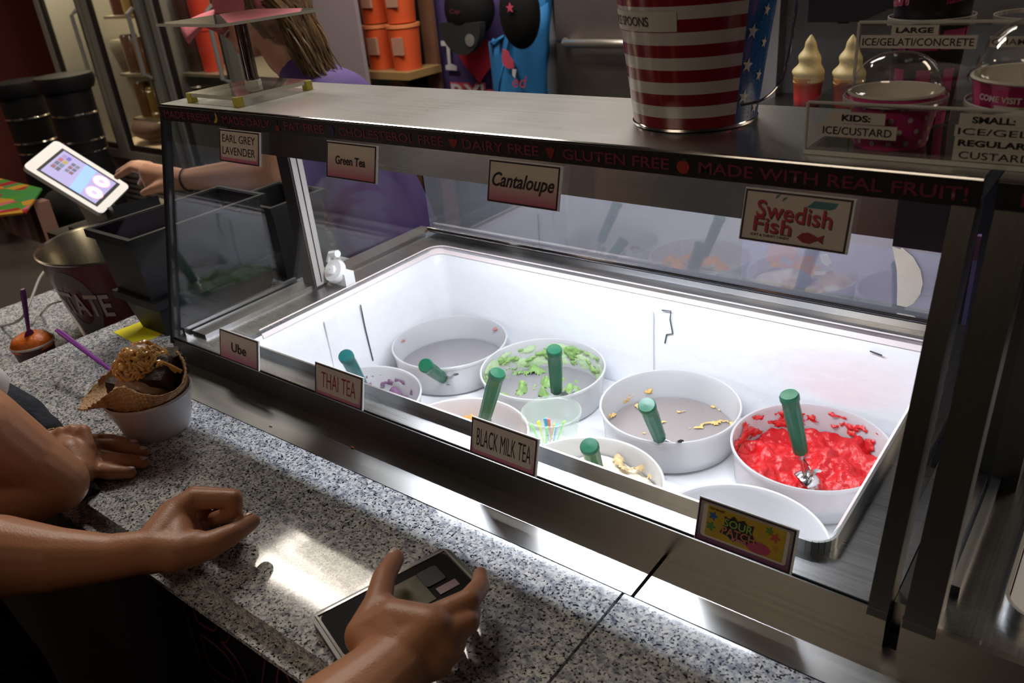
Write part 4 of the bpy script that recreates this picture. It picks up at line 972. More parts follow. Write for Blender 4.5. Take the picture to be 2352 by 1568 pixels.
lathe(bm, prof, hc, 64, wob=lambda a, k, z: 1 + .085 * math.sin(5 * a + k * .30) * (1 - k / 45))
obj('custard', bm, mat('chocolate_custard', (.44, .28, .20), .35, sss=.1), sd, smooth=True, auto=80)
def lump(name, c, s, m, rot=0, seed=0, tilt=0):
    bm = BM(); M = Matrix.Translation(c) @ Matrix.Rotation(rot, 4, 'Z') @ Matrix.Rotation(tilt, 4, 'X')
    g = bmesh.ops.create_cube(bm, size=1); bmesh.ops.subdivide_edges(bm, edges=bm.edges[:], cuts=6, use_grid_fill=True)
    for v in bm.verts:
        q = V(v.co); n_ = q.length; v.co = q * (1 + .16 * fbm(q * 3 + V((seed, 0, 0)))) * (1 - .25 * max(0, n_ - .62))
        v.co = M @ V((v.co.x * s[0], v.co.y * s[1], v.co.z * s[2]))
    obj(name, bm, m, sd, smooth=True, auto=50)
BRN = mat('brownie', (.030, .013, .009), .6, bump=.8, bscale=140)
lump('brownie', (sx + .032, sy + .008, CT + .090), (.040, .040, .034), BRN, .5, 1, .5); lump('brownie', (sx + .020, sy + .036, CT + .090), (.034, .030, .030), BRN, -.3, 5); lump('brownie', (sx - .030, sy - .016, CT + .068), (.030, .032, .022), BRN, .2, 9)
PBM = mat('peanut_butter_sauce', (.62, .33, .10), .22, spec=.6, sss=.1)
bm = BM()
def on_head(a, f, d=.002):
    r = .041 * (1 - f ** 2.2) ** .55 * (1 + .07 * math.cos(f * 2 * PI * 3)) + d; return V((hc.x + r * math.cos(a), hc.y + r * math.sin(a), CT + .048 + .080 * f + d))
for s in range(60):
    a = random.uniform(0, 2 * PI); f = random.uniform(.70, .97); pts = []
    da = random.uniform(-.5, .5); L = random.randint(4, 7)
    for q in range(L): pts.append(on_head(a + da * q * .5 + random.uniform(-.12, .12), min(.995, max(.45, f - q * random.uniform(.02, .055))), .0015 + random.uniform(0, .002)))
    rr_ = random.uniform(.0013, .0030); tube(bm, spline(pts, 3), rr_, 7)
for s in range(26):
    a = random.uniform(0, 2 * PI); f = random.uniform(.72, .98); ball(bm, on_head(a, f, 0), random.uniform(.005, .009), (1, 1, .6), 10, 7)
for q in range(10): ball(bm, (sx - .034 - .002 * q + random.uniform(-.006, .006), sy - .016 + random.uniform(-.008, .008), CT + .080 - q * .0045), .0065, (1, 1, .9), 10, 7)
for q in range(9): tube(bm, spline([V((sx + .012 + q * .004, sy + .004 + random.uniform(-.01, .01), CT + .112 - q * .0015)), V((sx + .022 + q * .003, sy + .012, CT + .108)), V((sx + .032 + q * .0035, sy + .018 + random.uniform(-.01, .01), CT + .100 - q * .001))], 3), .0028, 7)
stuff(obj('peanut_butter_sauce', bm, PBM, sd, smooth=True))
def spoon(name_lb, p0, p1, m, w=.0045, bowl=True):
    p0, p1 = V(p0), V(p1); t = thing('plastic_spoon', name_lb, 'spoon', p1)
    bm = BM(); tube(bm, [p0, p0.lerp(p1, .1), p0.lerp(p1, .6), p1], [w * .75, w, w * .8, w * .62], 10, flat=.45); obj('handle', bm, m, t, smooth=True)
    if bowl:
        d = (p1 - p0).normalized(); bm = BM(); M = d.to_track_quat('Y', 'Z').to_matrix().to_4x4(); ball(bm, p1 + d * .012, .010, (.95, 1.6, .30), 14, 8, M=M); obj('spoon_bowl', bm, m, t, smooth=True)
    return t
PUR = mat('purple_spoon', (.22, .030, .34), .3, sss=.05); PUR2 = mat('purple_spoon_dark', (.13, .014, .16), .35)
spoon('long purple plastic spoon stuck into the chocolate sundae', aty(131, 757, .462), aty(255, 850, .448), PUR, .0052)
# yellow note
bm = BM(); a = [(-1.395, .572), (-1.312, .566), (-1.300, .595), (-1.305, .632), (-1.388, .632)]; poly(bm, a, V((0, 0, CT + .0002)), X1, Y1, .0005)
m_, nt_, b_ = new_mat('yellow_film'); b_.inputs['Base Color'].default_value = (.95, .88, .03, 1); b_.inputs['Roughness'].default_value = .4
tag(obj('yellow_note', bm, m_, loc=(-1.35, .60, CT)), 'bright yellow paper slip lying on granite by the black bins', 'paper')
# nested black bins
def bin_(label, x0, x1, y0, y1, z0, z1, tx, ty):
    t = thing('plastic_bin', label, 'bin', ((x0 + x1) / 2, (y0 + y1) / 2, z0), 'black bins at the left of the cabinet')
    bm = BM(); th = .003
    o = [[(x0 + tx, y0 + ty), (x1 - tx, y0 + ty), (x1 - tx, y1 - ty), (x0 + tx, y1 - ty)], [(x0, y0), (x1, y0), (x1, y1), (x0, y1)]]
    A = [bm.verts.new((x, y, z0)) for x, y in o[0]]; B = [bm.verts.new((x, y, z1)) for x, y in o[1]]
    ix = lambda x, y, k: (x + (k if x < (x0 + x1) / 2 else -k), y + (k if y < (y0 + y1) / 2 else -k))
    C_ = [bm.verts.new((*ix(x, y, th), z1)) for x, y in o[1]]; D = [bm.verts.new((*ix(x, y, th), z0 + th)) for x, y in o[0]]
    for P, Q in ((A, B), (B, C_), (C_, D)):
        for i in range(4): bm.faces.new((P[i], P[(i + 1) % 4], Q[(i + 1) % 4], Q[i]))
    bm.faces.new(A[::-1]); bm.faces.new(D); obj('body', bm, BLACKP, t)
    bm = BM(); frame_ring(bm, x0 - .008, y0 - .008, x1 + .008, y1 + .008, .0085, V((0, 0, z1 - .012)), X1, Y1, .0135); obj('rim', bm, BLACKP, t, bevel=.002)
    return t
bin_('upper black plastic bin nested in another, holding a purple lid', -1.395, -1.268, .592, .845, 1.075, 1.186, .010, .008)
bin_('lower black plastic bin beneath the upper one on granite', -1.385, -1.262, .600, .845, CT + .0005, 1.073, .022, .012)
bin_('black plastic bin standing behind the nested pair beside cabinet glass', -1.400, -1.272, .866, .985, CT + .0005, 1.155, .006, .006)
bm = BM(); lathe(bm, [(.0001, 1.150), (.022, 1.150), (.024, 1.152), (.024, 1.160), (.0001, 1.161)], (-1.315, .640, 0), 24); 
box(bm, -1.37, -1.29, .62, .80, 1.0785, 1.150)
tag(obj('purple_tub', bm, mat('purple_lid', (.35, .05, .33), .4), loc=(-1.315, .66, 1.0785)), 'purple lidded tub inside the upper black bin', 'tub')
# red popcorn tin
tc_ = V((-1.625, .735, 0)); tz0, tz1 = .9005, 1.088
t = thing('popcorn_tin', 'open red metal tin reading STATE on the lower granite counter', 'bucket', (tc_.x, tc_.y, tz0))
rt = lambda z: .118 + (z - tz0) * .175
bm = BM(); lathe(bm, [(rt(tz0), tz0), (rt(tz0 + .09), tz0 + .09), (rt(tz1), tz1)], tc_, 72); bm.faces.ensure_lookup_table(); bmesh.ops.delete(bm, geom=[f for f in bm.faces if len(f.verts) > 4 and f.calc_center_median().z > 1], context='FACES_ONLY'); obj('body', bm, mat('tin_red', (.085, .004, .007), .3), t, smooth=True)
bm = BM(); lathe(bm, [(rt(tz1) + .001, tz1 - .003), (rt(tz1) + .003, tz1), (rt(tz1), tz1 + .002), (rt(tz1) - .003, tz1 - .003), (rt(tz0) - .003, tz0 + .004), (.0001, tz0 + .003)], tc_, 72); obj('rim_and_lining', bm, steel_mat('tin_lining', (.34, .33, .27), .22, 2), t, smooth=True)
tw = lambda a0, z0, dr: (lambda a, b: V((tc_.x + (rt(z0 + b) + dr) * math.cos(a0 + a / .13), tc_.y + (rt(z0 + b) + dr) * math.sin(a0 + a / .13), z0 + b - a * .05)))
bm = BM(); 
pv = None
for k in range(33):
    q = 2 * PI * k / 32; rr0, rr1 = .036, .058; c = []
    for R_ in (rr0, rr1):
        a = math.radians(286) + R_ * math.cos(q) * .80 / .13; z = 1.000 + R_ * math.sin(q) * 1.25; r = rt(z) + .0006
        c.append(bm.verts.new((tc_.x + r * math.cos(a), tc_.y + r * math.sin(a), z)))
    if pv: bm.faces.new((pv[0], c[0], c[1], pv[1]))
    pv = c
obj('letter_o_print', bm, mat('tin_grey', (.13, .12, .12), .5), t)
text('lettering', 'STATE', mat('tin_pale', (.42, .36, .34), .45), t, V(), X1, Z1, .118, .050, warp=tw(math.radians(264), .978, .0014), offset=.02)
# cable
bm = BM(); tube(bm, spline([aty(0, 750, .56), aty(45, 735, .56), aty(70, 690, .60), aty(90, 640, .66), aty(108, 615, .70)]), .0028, 6); tube(bm, spline([atz(72, 745, .904), atz(95, 720, .904), aty(115, 700, .62), aty(140, 692, .62)]), .0022, 6)
stuff(tag(obj('white_cable', bm, mat('cable_grey', (.32, .30, .30), .5), loc=atz(40, 740, .9)), 'thin white cable looping behind the orange dessert cup', 'cable'))
# orange cup
ox, oy = -1.592, .505
t = thing('dessert_cup', 'paper cup heaped with orange ice and a purple spoon', 'cup', (ox, oy, .9005))
bm = BM(); lathe(bm, [(.0001, .9005), (.028, .9005), (.037, .962), (.035, .962), (.0265, .904), (.0001, .904)], (ox, oy, 0), 40); obj('cup', bm, mat('cup_dark_print', (.07, .010, .018), .45, var=.9, bscale=45), t, smooth=True)
bm = BM(); lathe(bm, [(.0365, .9605), (.0390, .961), (.0390, .9645), (.0360, .9645)], (ox, oy, 0), 40, closed=True); obj('cup_rim', bm, mat('cup_rim_white', (.60, .50, .45), .5), t, smooth=True)
bm = BM(); lathe(bm, [(.0362, .955), (.0366, .966), (.031, .975), (.018, .981), (.0001, .983)], (ox, oy, 0), 32, wob=lambda a, k, z: 1 + .03 * math.sin(3 * a)); obj('orange_ice', bm, mat('orange_water_ice', (.72, .16, .012), .4, bump=.4, bscale=150, sss=.1), t, smooth=True)
spoon('dark purple spoon upright in the orange dessert cup', aty(52, 664, .505), aty(66, 760, .503), PUR2, .0055)

# tablet till
T0 = V((-2.335, 1.005, 1.068)); ux = V((.577, .469, -.669)).normalized(); uy = V((-.453, .865, .215)); uy = (uy - ux * uy.dot(ux)).normalized(); un = ux.cross(uy)
tw_, th_ = .222, .156
t = thing('tablet_till', 'white framed tablet till on a white stand with lit order screen', 'tablet', T0)
bm = BM(); poly(bm, [(a - tw_ / 2, b - th_ / 2) for a, b in rrect(0, 0, tw_, th_, .014)], T0, ux, uy, .013, -.013); obj('tablet_body', bm, WHITEP, t, bevel=.002)
bm = BM(); poly(bm, rrect(-.083, -.062, .089, .062, .002), T0, ux, uy, .0006); obj('screen_bezel', bm, BLACKP, t)
def scr(name, col, e): 
    return mat(name, col, .4, emit=e)
bm = BM(); poly(bm, [(-.075, -.056), (.080, -.056), (.080, .056), (-.075, .056)], T0, ux, uy, .0004, .0006); s_ = obj('screen', bm, scr('screen_lilac', (.30, .28, .55), .55), t)
bm = BM(); poly(bm, [(-.010, .056), (.022, .056), (.036, -.056), (.005, -.056)], T0, ux, uy, .0003, .0010); obj('screen_glow_band', bm, scr('screen_blue', (.20, .36, .95), .8), s_)
PX = [(.24, .18, .45), (.10, .08, .38), (.30, .08, .12), (.32, .24, .05), (.08, .08, .15), (.10, .14, .20), (.16, .07, .08), (.06, .06, .09)]
for i in range(4):
    for j in range(2):
        bm = BM(); poly(bm, [(-.068 + .013 * j, .030 - .018 * i), (-.057 + .013 * j, .030 - .018 * i), (-.057 + .013 * j, .045 - .018 * i), (-.068 + .013 * j, .045 - .018 * i)], T0, ux, uy, .0003, .0010); obj('menu_tile', bm, scr('tile%d' % (i * 2 + j), PX[(i * 2 + j) % 8], .5), s_)
for i in range(6):
    bm = BM(); poly(bm, [(-.036 + .012 * (i % 2), .022 - .016 * (i // 2)), (-.026 + .012 * (i % 2), .022 - .016 * (i // 2)), (-.026 + .012 * (i % 2), .034 - .016 * (i // 2)), (-.036 + .012 * (i % 2), .034 - .016 * (i // 2))], T0, ux, uy, .0003, .0010); obj('menu_tile', bm, scr('tileb%d' % (i % 3), PX[4 + i % 3], .4), s_)
for cx_, cy_ in ((.050, .030), (.058, -.022)):
    for r_, c_, h_ in ((.024, (.75, .32, .48), .0010), (.021, (.85, .80, .88), .0012), (.008, (.45, .35, .60), .0014)):
        bm = BM(); poly(bm, [(cx_ + r_ * math.cos(k * PI / 12), cy_ + r_ * .95 * math.sin(k * PI / 12)) for k in range(24)], T0, ux, uy, .0003, h_); obj('screen_ring', bm, scr('ring%d' % int(r_ * 1e3), c_, .7), s_)
bm = BM(); b0 = atz(205, 560, .9); p0 = T0 - un * .012 + uy * -.01
hexa(bm, [p0 + ux * -.045 + V((0, .03, -.165)), p0 + ux * .06 + V((0, .03, -.105)), p0 + ux * .06 + V((0, .07, -.105)), p0 + ux * -.045 + V((0, .07, -.165))], [p0 + ux * -.045, p0 + ux * .06, p0 + ux * .06 + uy * .03, p0 + ux * -.045 + uy * .03])
obj('stand', bm, mat('stand_white', (.42, .40, .38), .45), t, bevel=.002)
bm = BM(); box(bm, -2.45, -2.33, .98, 1.10, .9005, .915); obj('stand_base', bm, BLACKP, t, bevel=.003)
# card reader beside the till
bm = BM(); c_ = aty(290, 485, 1.05); Mc = Matrix.Translation((c_.x, 1.07, c_.z)) @ Matrix.Rotation(-.3, 4, 'Z') @ Matrix.Rotation(-.25, 4, 'Y'); box(bm, -.085, .085, -.06, .06, -.02, .02, M=Mc)
t = thing('card_reader', 'black card reader on a black block under the tablet', 'card reader', (c_.x, 1.24, .9005)); obj('reader', bm, BLACKP, t, bevel=.008)
bm = BM(); box(bm, c_.x - .07, c_.x + .07, 1.01, 1.12, .9005, c_.z - .03); obj('pedestal', bm, BLACKP, t, bevel=.004)
# illustrated colourful board on the left worktop and a dark bag
Q = [atz(*p, .95) for p in ((-60, 395), (96, 432), (58, 487), (-60, 500))]
bm = BM(); hexa(bm, [q - Z1 * .006 for q in Q], Q); m_, nt_, b_ = new_mat('painted_board')
tcn = nt_.nodes.new('ShaderNodeTexCoord'); v_ = nt_.nodes.new('ShaderNodeTexVoronoi'); v_.inputs['Scale'].default_value = 16; c_r = nt_.nodes.new('ShaderNodeValToRGB'); c_r.color_ramp.interpolation = 'CONSTANT'
for i, (p_, k_) in enumerate([(0, (.30, .015, .02)), (.28, (.05, .22, .03)), (.5, (.50, .10, .14)), (.66, (.45, .22, .02)), (.8, (.04, .20, .05))]):
    el = c_r.color_ramp.elements[i] if i < 2 else c_r.color_ramp.elements.new(p_); el.position = p_; el.color = (*k_, 1)
sepc = nt_.nodes.new('ShaderNodeSeparateColor'); nt_.links.new(tcn.outputs['Object'], v_.inputs['Vector']); nt_.links.new(v_.outputs['Color'], sepc.inputs[0]); nt_.links.new(sepc.outputs[0], c_r.inputs[0]); nt_.links.new(c_r.outputs[0], b_.inputs['Base Color']); b_.inputs['Roughness'].default_value = .35
t = thing('painted_table', 'small table with a top painted in red, green and pink shapes', 'table', (Q[0].x + .2, 1.0, 0)); obj('table_top', bm, m_, t)
bm = BM(); box(bm, Q[2].x - .35, Q[2].x - .30, Q[2].y + .05, Q[2].y + .10, 0, .92); obj('leg', bm, mat('table_leg', (.20, .10, .08), .6), t)
bm = BM(); box(bm, Q[2].x - .24, Q[2].x - .19, Q[2].y + .10, Q[2].y + .15, 0, .92); obj('leg', bm, mat('table_leg', (.20, .10, .08), .6), t)
bm = BM(); bc = aty(115, 490, 1.15)
ball(bm, (bc.x, 1.22, bc.z - .02), .12, (1.15, .7, .75), 24, 14); tag(obj('black_bag', bm, BLACKM, loc=(bc.x, 1.22, .9), smooth=True), 'soft black bag behind the tablet stand', 'bag')
bm = BM(); box(bm, bc.x - .12, bc.x + .12, 1.31 - .18, 1.31, .0, bc.z - .113); tag(obj('black_crate', bm, BLACKM, loc=(bc.x, 1.22, 0)), 'tall black crate under the soft black bag', 'crate')

# ================================================================ BACKGROUND
GALV = mat('fridge_grey', (.17, .17, .155), .5); FRB = mat('fridge_black', (.012, .011, .010), .35); FRI = mat('fridge_inside', (.62, .52, .38), .6)
YF = 2.5
def glass_fridge(label, xs, z0, z1, ztop, name='glass_door_fridge'):
    t = thing(name, label, 'fridge', ((xs[0] + xs[-1]) / 2, YF + .35, 0))
    X0_, X1_ = xs[0], xs[-1]
    bm = BM(); box(bm, X0_, X1_, YF + .02, YF + .8, 0, z0); box(bm, X0_, X1_, YF + .02, YF + .8, ztop, ztop + .25); box(bm, X0_, X0_ + .04, YF + .02, YF + .8, z0, ztop); box(bm, X1_ - .04, X1_, YF + .02, YF + .8, z0, ztop); obj('cabinet', bm, GALV, t)
    bm = BM(); box(bm, X0_ + .04, X1_ - .04, YF + .74, YF + .79, z0, ztop); box(bm, X0_ + .04, X1_ - .04, YF + .05, YF + .74, z0, z0 + .01); obj('inner_lining', bm, FRI, t)
    for a, b in zip(xs, xs[1:]):
        bm = BM(); frame_ring(bm, a + .005, z0, b - .005, ztop, .05, V((0, YF + .02, 0)), X1, Z1, .03); d = obj('door', bm, GALV, t, bevel=.004)
        bm = BM(); frame_ring(bm, a + .055, z0 + .05, b - .055, ztop - .05, .035, V((0, YF + .02, 0)), X1, Z1, .018); obj('door_gasket', bm, FRB, d)
        bm = BM(); box(bm, a + .06, b - .06, YF + .012, YF + .016, z0 + .06, ztop - .06); obj('door_glass', bm, GLASS, d)
        hx = b - .065; bm = BM(); tube(bm, [(hx, YF - .01, 1.0), (hx, YF - .045, 1.02), (hx, YF - .045, 1.34), (hx, YF - .01, 1.36)], .012, 8); obj('door_handle', bm, mat('handle_grey', (.20, .20, .19), .35), d)
    bm = BM(); 
    for k in range(10): box(bm, X0_ + .05, X1_ - .05, YF + .005, YF + .019, .06 + k * .035, .075 + k * .035)
    stuff(obj('vent_grille', bm, GALV, t))
    return t
fr1 = glass_fridge('tall two door glass fridge with lit cream interior, left background', (-5.62, -5.05, -4.43), .50, 1, 2.05)
SHM = mat('wire_shelf', (.55, .50, .38), .3, .6)
for z in (.98, 1.30, .72, 1.62):
    bm = BM(); box(bm, -5.0, -4.48, YF + .08, YF + .70, z, z + .015); obj('shelf', bm, SHM, fr1)
for z in (1.03,):
    bm = BM(); box(bm, -5.55, -5.12, YF + .35, YF + .70, z + .1, z + .112); obj('shelf', bm, SHM, fr1)
TINC = [(.20, .10, .03), (.32, .20, .05), (.10, .04, .03), (.40, .28, .10), (.16, .09, .06), (.30, .12, .03)]
n = 0
for z in (.735, .995, 1.315, 1.635):
    for i in range(4):
        z += .001 if i == 0 else 0; x = -4.93 + i * .125; h = .16 + .06 * random.random(); c = TINC[n % 6]; n += 1
        bm = BM(); lathe(bm, [(.0001, z), (.05, z), (.053, z + h), (.045, z + h + .012), (.0001, z + h + .013)], (x, YF + .16, 0), 16)
        o_ = obj('dessert_jar', bm, mat('jar_%d' % (n % 6), c, .25, coat=.5), loc=(x, YF + .16, z), smooth=True); tag(o_, ('first', 'second', 'third', 'fourth')[i] + ' wrapped dessert from the left on the ' + {74: 'lowest', 100: 'second lowest', 132: 'third', 164: 'top'}[int(z * 100 + .5)] + ' shelf of the lit fridge', 'package', 'packages in the lit fridge')
bm = BM(); ball(bm, (-5.25, YF + .30, .60), .10, (1.5, 1, .7), 16, 10); tag(obj('brown_bundle', bm, mat('bundle_brown', (.07, .035, .025), .7), loc=(-5.25, YF + .3, .51), smooth=True), 'dark brown bundle at bottom of the left fridge door', 'package')
# second fridge with dark frame
fr2 = glass_fridge('dark framed fridge stocked with red tubs behind the worker', (-4.36, -3.70, -3.18), .45, 1, 2.05)
zf = aty(478, 118, YF + .15).z - .10
for i, (fx, k) in enumerate(((-4.122, 1), (-4.122, 0), (-4.252, 0), (-4.252, 1))):
    p = V((fx, 0, 0)); z = zf + .0015 + .206 * k; c = (.62, .055, .03) if i < 2 else (.07, .04, .03)
    bm = BM(); lathe(bm, [(.0001, z), (.052, z), (.058, z + .19), (.060, z + .20), (.0001, z + .201)], (p.x, YF + .15, 0), 20); o_ = obj('food_tub', bm, mat('red_tub' if i < 2 else 'brown_tub', c, .4), loc=(p.x, YF + .15, z), smooth=True)
    tag(o_, ('upper bright red tub of the stack in the dark framed fridge', 'lower bright red tub in the dark framed fridge', 'lower brown tub at left in the dark framed fridge', 'upper brown tub at left in the dark framed fridge')[i], 'tub', 'tubs in the dark framed fridge')
bm = BM(); box(bm, -4.30, -3.25, YF + .06, YF + .7, zf - .016, zf); obj('shelf', bm, SHM, fr2)
# pale panel with red foot and open shelf of orange tubs
p0 = aty(728, 60, 2.45); p1 = aty(822, 60, 2.45)
bm = BM(); box(bm, p0.x, p1.x, 2.45, 2.47, 1.03, 1.9); t = thing('pale_banner', 'pale lilac banner with red lower band beside orange tubs', 'banner', (p0.x, 2.46, .6)); obj('banner_upper', bm, mat('banner_lilac', (.26, .21, .23), .6), t)
bm = BM(); box(bm, p0.x, p1.x, 2.45, 2.47, .5, 1.03); obj('banner_band', bm, mat('banner_red', (.50, .10, .07), .6), t)
sh = thing('open_shelf_unit', 'dark shelf unit holding stacked orange tubs', 'shelf', (-2.75, 2.8, 0))
q0 = aty(812, 60, 2.55); q1 = aty(922, 60, 2.55)
bm = BM(); box(bm, q0.x - .05, q1.x - .02, 2.76, 2.78, 0, 1.95); obj('back_panel', bm, mat('shelf_back', (.16, .07, .035), .7), sh)
bm = BM(); box(bm, aty(921, 60, 2.722).x, aty(953, 60, 2.722).x, 2.722, 2.758, 0, 1.95); obj('side_panel', bm, BLACKM, sh)
zs = aty(870, 160, 2.6).z
for z in (zs, zs + .62): 
    bm = BM(); box(bm, q0.x - .05, q1.x, 2.55, 2.76, z - .03, z); obj('shelf', bm, mat('shelf_wood', (.30, .18, .07), .5), sh)
ORT = mat('orange_tub', (.60, .085, .022), .4); ORR = mat('orange_tub_rim', (.70, .22, .08), .4)
for i, (x, dz) in enumerate(((q0.x + .05, 0), (q0.x + .05, .19), (q0.x + .200, 0), (q0.x + .200, .19), (q0.x + .05, .38), (q0.x + .200, .38))):
    z = zs + dz + .0005; y = 2.645
    t = thing('orange_tub', ('bottom', 'middle', 'top')[int(dz / .19 + .5)] + ' orange plastic tub of the ' + ('left' if x < q0.x + .1 else 'right') + ' stack on the dark shelf', 'tub', (x, y, z), 'stacked orange tubs')
    bm = BM(); lathe(bm, [(.0001, z), (.060, z), (.070, z + .172), (.0001, z + .173)], (x, y, 0), 28); obj('body', bm, ORT, t, smooth=True, auto=30)
    bm = BM(); lathe(bm, [(.0705, z + .170), (.074, z + .171), (.074, z + .184), (.0001, z + .186)], (x, y, 0), 28); obj('lid', bm, ORR, t, smooth=True, auto=30)
    bm = BM(); box(bm, x - .010, x + .045, y - .0685, y - .055, z + .065, z + .135); obj('paper_label', bm, mat('tub_label', (.42, .22, .15), .6), t)
# black display wall with shirts
bm = BM(); w0 = aty(930, 60, 3.0).x; box(bm, w0, aty(1290, 60, 3.0).x, 2.98, 3.02, .0, 2.6); struct('trim_display_panel', bm, BLACKM)
def shirt(label, outline, m, y, thick, name='t_shirt'):
    P_ = [aty(u, v, y) for u, v in outline]; t = thing(name, label, 'shirt', (sum(p.x for p in P_) / len(P_), y, min(p.z for p in P_)))
    bm = BM(); pts = [(p.x, p.z) for p in P_]; f = [bm.verts.new((x, y, z)) for x, z in pts]; fc = bm.faces.new(f)
    bmesh.ops.triangulate(bm, faces=[fc]); bmesh.ops.subdivide_edges(bm, edges=bm.edges[:], cuts=5, use_grid_fill=True)
    bmesh.ops.triangulate(bm, faces=bm.faces[:])
    cxm = (max(p[0] for p in pts) + min(p[0] for p in pts)) / 2; hw = (max(p[0] for p in pts) - min(p[0] for p in pts)) / 2
    for v in bm.verts:
        k = (v.co.x - cxm) / hw; v.co.y = y - thick * max(0, 1 - k * k) ** .6 + .012 * fbm((v.co.x * 9, v.co.z * 4, y)) 
    o_ = obj('cloth', bm, m, t, smooth=True, auto=180); sm = o_.modifiers.new('thick', 'SOLIDIFY'); sm.thickness = .006; sm.offset = 1
    return t, cxm, hw
TEE = mat('purple_tee', (.060, .035, .13), .85, sheen=.0)
YS = 2.92
t, cxm, hw = shirt('purple T-shirt on black wall reading I heart with red heart', [(985, -60), (1160, -60), (1185, 20), (1190, 90), (1165, 110), (1150, 130), (1152, 215), (1155, 330), (1040, 330), (1030, 215), (1015, 140), (985, 152), (955, 138), (955, 60), (965, 15)], TEE, YS, .10)
def on_shirt(uv, dy): return [(p.x, p.z) for p in (aty(u, v, dy) for u, v in uv)]
yd = YS - .118
bm = BM(); poly(bm, on_shirt([(1013, 94), (1041, 92), (1042, 103), (1033, 104), (1036, 146), (1050, 152), (1050, 162), (1025, 160), (1024, 150), (1030, 148), (1026, 105), (1014, 105)], yd), V((0, yd, 0)), X1, Z1, .003); obj('letter_print', bm, mat('tee_white', (.50, .48, .50), .7), t)
hp = aty(1097, 135, yd); bm = BM(); poly(bm, heart(hp.x, hp.z, .105), V((0, yd, 0)), X1, Z1, .003); obj('heart_print', bm, mat('tee_heart', (.50, .02, .05), .7), t)
lp0 = aty(1038, 215, yd); lp1 = aty(1138, 182, yd)
text('lettering', "RY's", mat('tee_red_letters', (.50, .06, .08), .7), t, V((lp0.x, yd, lp0.z - .04)), X1, Z1, lp1.x - lp0.x, .095, lift=.003, offset=.09)
text('lettering', "RY's", mat('tee_white', (.50, .48, .50), .7), t, V((lp0.x + .006, yd, lp0.z - .034)), X1, Z1, lp1.x - lp0.x - .012, .083, lift=.007, offset=.02)
# black cap in front of the tee
hc_ = aty(1078, 20, 2.74); t = thing('baseball_cap', 'black baseball cap hung brim down with round silver sticker', 'cap', (hc_.x, 2.74, hc_.z))
bm = BM(); ball(bm, (hc_.x, 2.74, hc_.z), .115, (1, .75, 1.0), 28, 18); obj('crown', bm, BLACKM, t, smooth=True)
bm = BM(); pts = [(.120 * math.cos(a) * .92, -.045 + .125 * math.sin(a)) for a in [PI + PI * k / 16 for k in range(17)]]; 
poly(bm, [(hc_.x + a, hc_.z + b) for a, b in pts], V((0, 2.70, 0)), X1, Z1, .035); obj('brim', bm, mat('cap_brim', (.007, .009, .009), .7), t, bevel=.008)
sp_ = aty(1078, 93, 2.66); bm = BM(); lathe(bm, [(.0001, .0), (.024, 0), (.024, .003), (.0001, .004)], (sp_.x, 2.664, sp_.z), 24, M=Matrix.Rotation(math.radians(90), 4, 'X')); obj('silver_sticker', bm, mat('silver_foil', (.65, .66, .65), .25, .8), t)
text('lettering', 'Cap', mat('cap_pink', (.12, .015, .03), .6), t, V((hc_.x - .028, 2.648, hc_.z - .012)), X1, Z1, .055, .022, lift=.0, shear=.2)
# blue tank top on white torso
YT = 2.84
ct = aty(1235, 110, YT); torso = [((ct.x - .03, YT + .01, ct.z + .30), .085, (ct.x - .03, YT + .01, ct.z - .1), .105), ((ct.x - .03, YT + .01, ct.z - .1), .105, (ct.x - .03, YT + .01, ct.z - .45), .10), ((ct.x - .01, YT, ct.z + .2), .05, (ct.x + .05, YT, ct.z + .02), .045)]
t = thing('mannequin_torso', 'white torso form wearing the blue tank top', 'mannequin', (ct.x, YT, ct.z - .5)); organic('torso', torso, mat('torso_white', (.42, .44, .48), .6), t, voxel=.018, smooth=4)
TNK = mat('blue_tank', (.012, .14, .36), .8)
t, c2, h2 = shirt('bright blue tank top with pink print on white torso', [(1240, -40), (1262, -40), (1268, 0), (1240, 40), (1222, 85), (1222, 140), (1245, 185), (1275, 200), (1276, 330), (1155, 330), (1150, 150), (1152, 90), (1162, 85), (1180, 95), (1205, 70), (1225, 30)], TNK, 2.79, .13, 'tank_top')
yd2 = 2.645
bm = BM(); poly(bm, on_shirt([(1156, 112), (1168, 118), (1172, 130), (1180, 140), (1182, 155), (1170, 158), (1158, 150), (1154, 135)], yd2), V((0, yd2, 0)), X1, Z1, .004); obj('pink_print', bm, mat('tank_pink', (.45, .05, .09), .7), t)
bm = BM(); poly(bm, on_shirt([(1178, 158), (1187, 160), (1184, 180), (1178, 172)], yd2), V((0, yd2, 0)), X1, Z1, .004); obj('white_print', bm, mat('tee_white', (.5, .48, .5), .7), t)
e0 = aty(1178, 200, yd2); text('lettering', 'ed', mat('tank_pink', (.45, .05, .09), .7), t, V((e0.x, yd2, e0.z)), X1, Z1, .075, .045, lift=.002, shear=.3)
bm = BM(); bh = aty(1190, 30, 2.56); ball(bm, (bh.x, 2.57, bh.z), .095, (.9, .6, 1.35), 20, 14); t = tag(obj('baseball_cap', bm, BLACKM, loc=(bh.x, 2.57, bh.z), smooth=True), 'black cap with tiny red emblem between tee and blue tank', 'cap')
bm = BM(); em = aty(1172, 18, 2.505); poly(bm, [(em.x + a * .018, em.z + b * .018) for a, b in star(0, 0, 1)], V((0, 2.505, 0)), X1, Z1, .004); obj('emblem', bm, mat('tank_pink', (.45, .05, .09), .7), t)
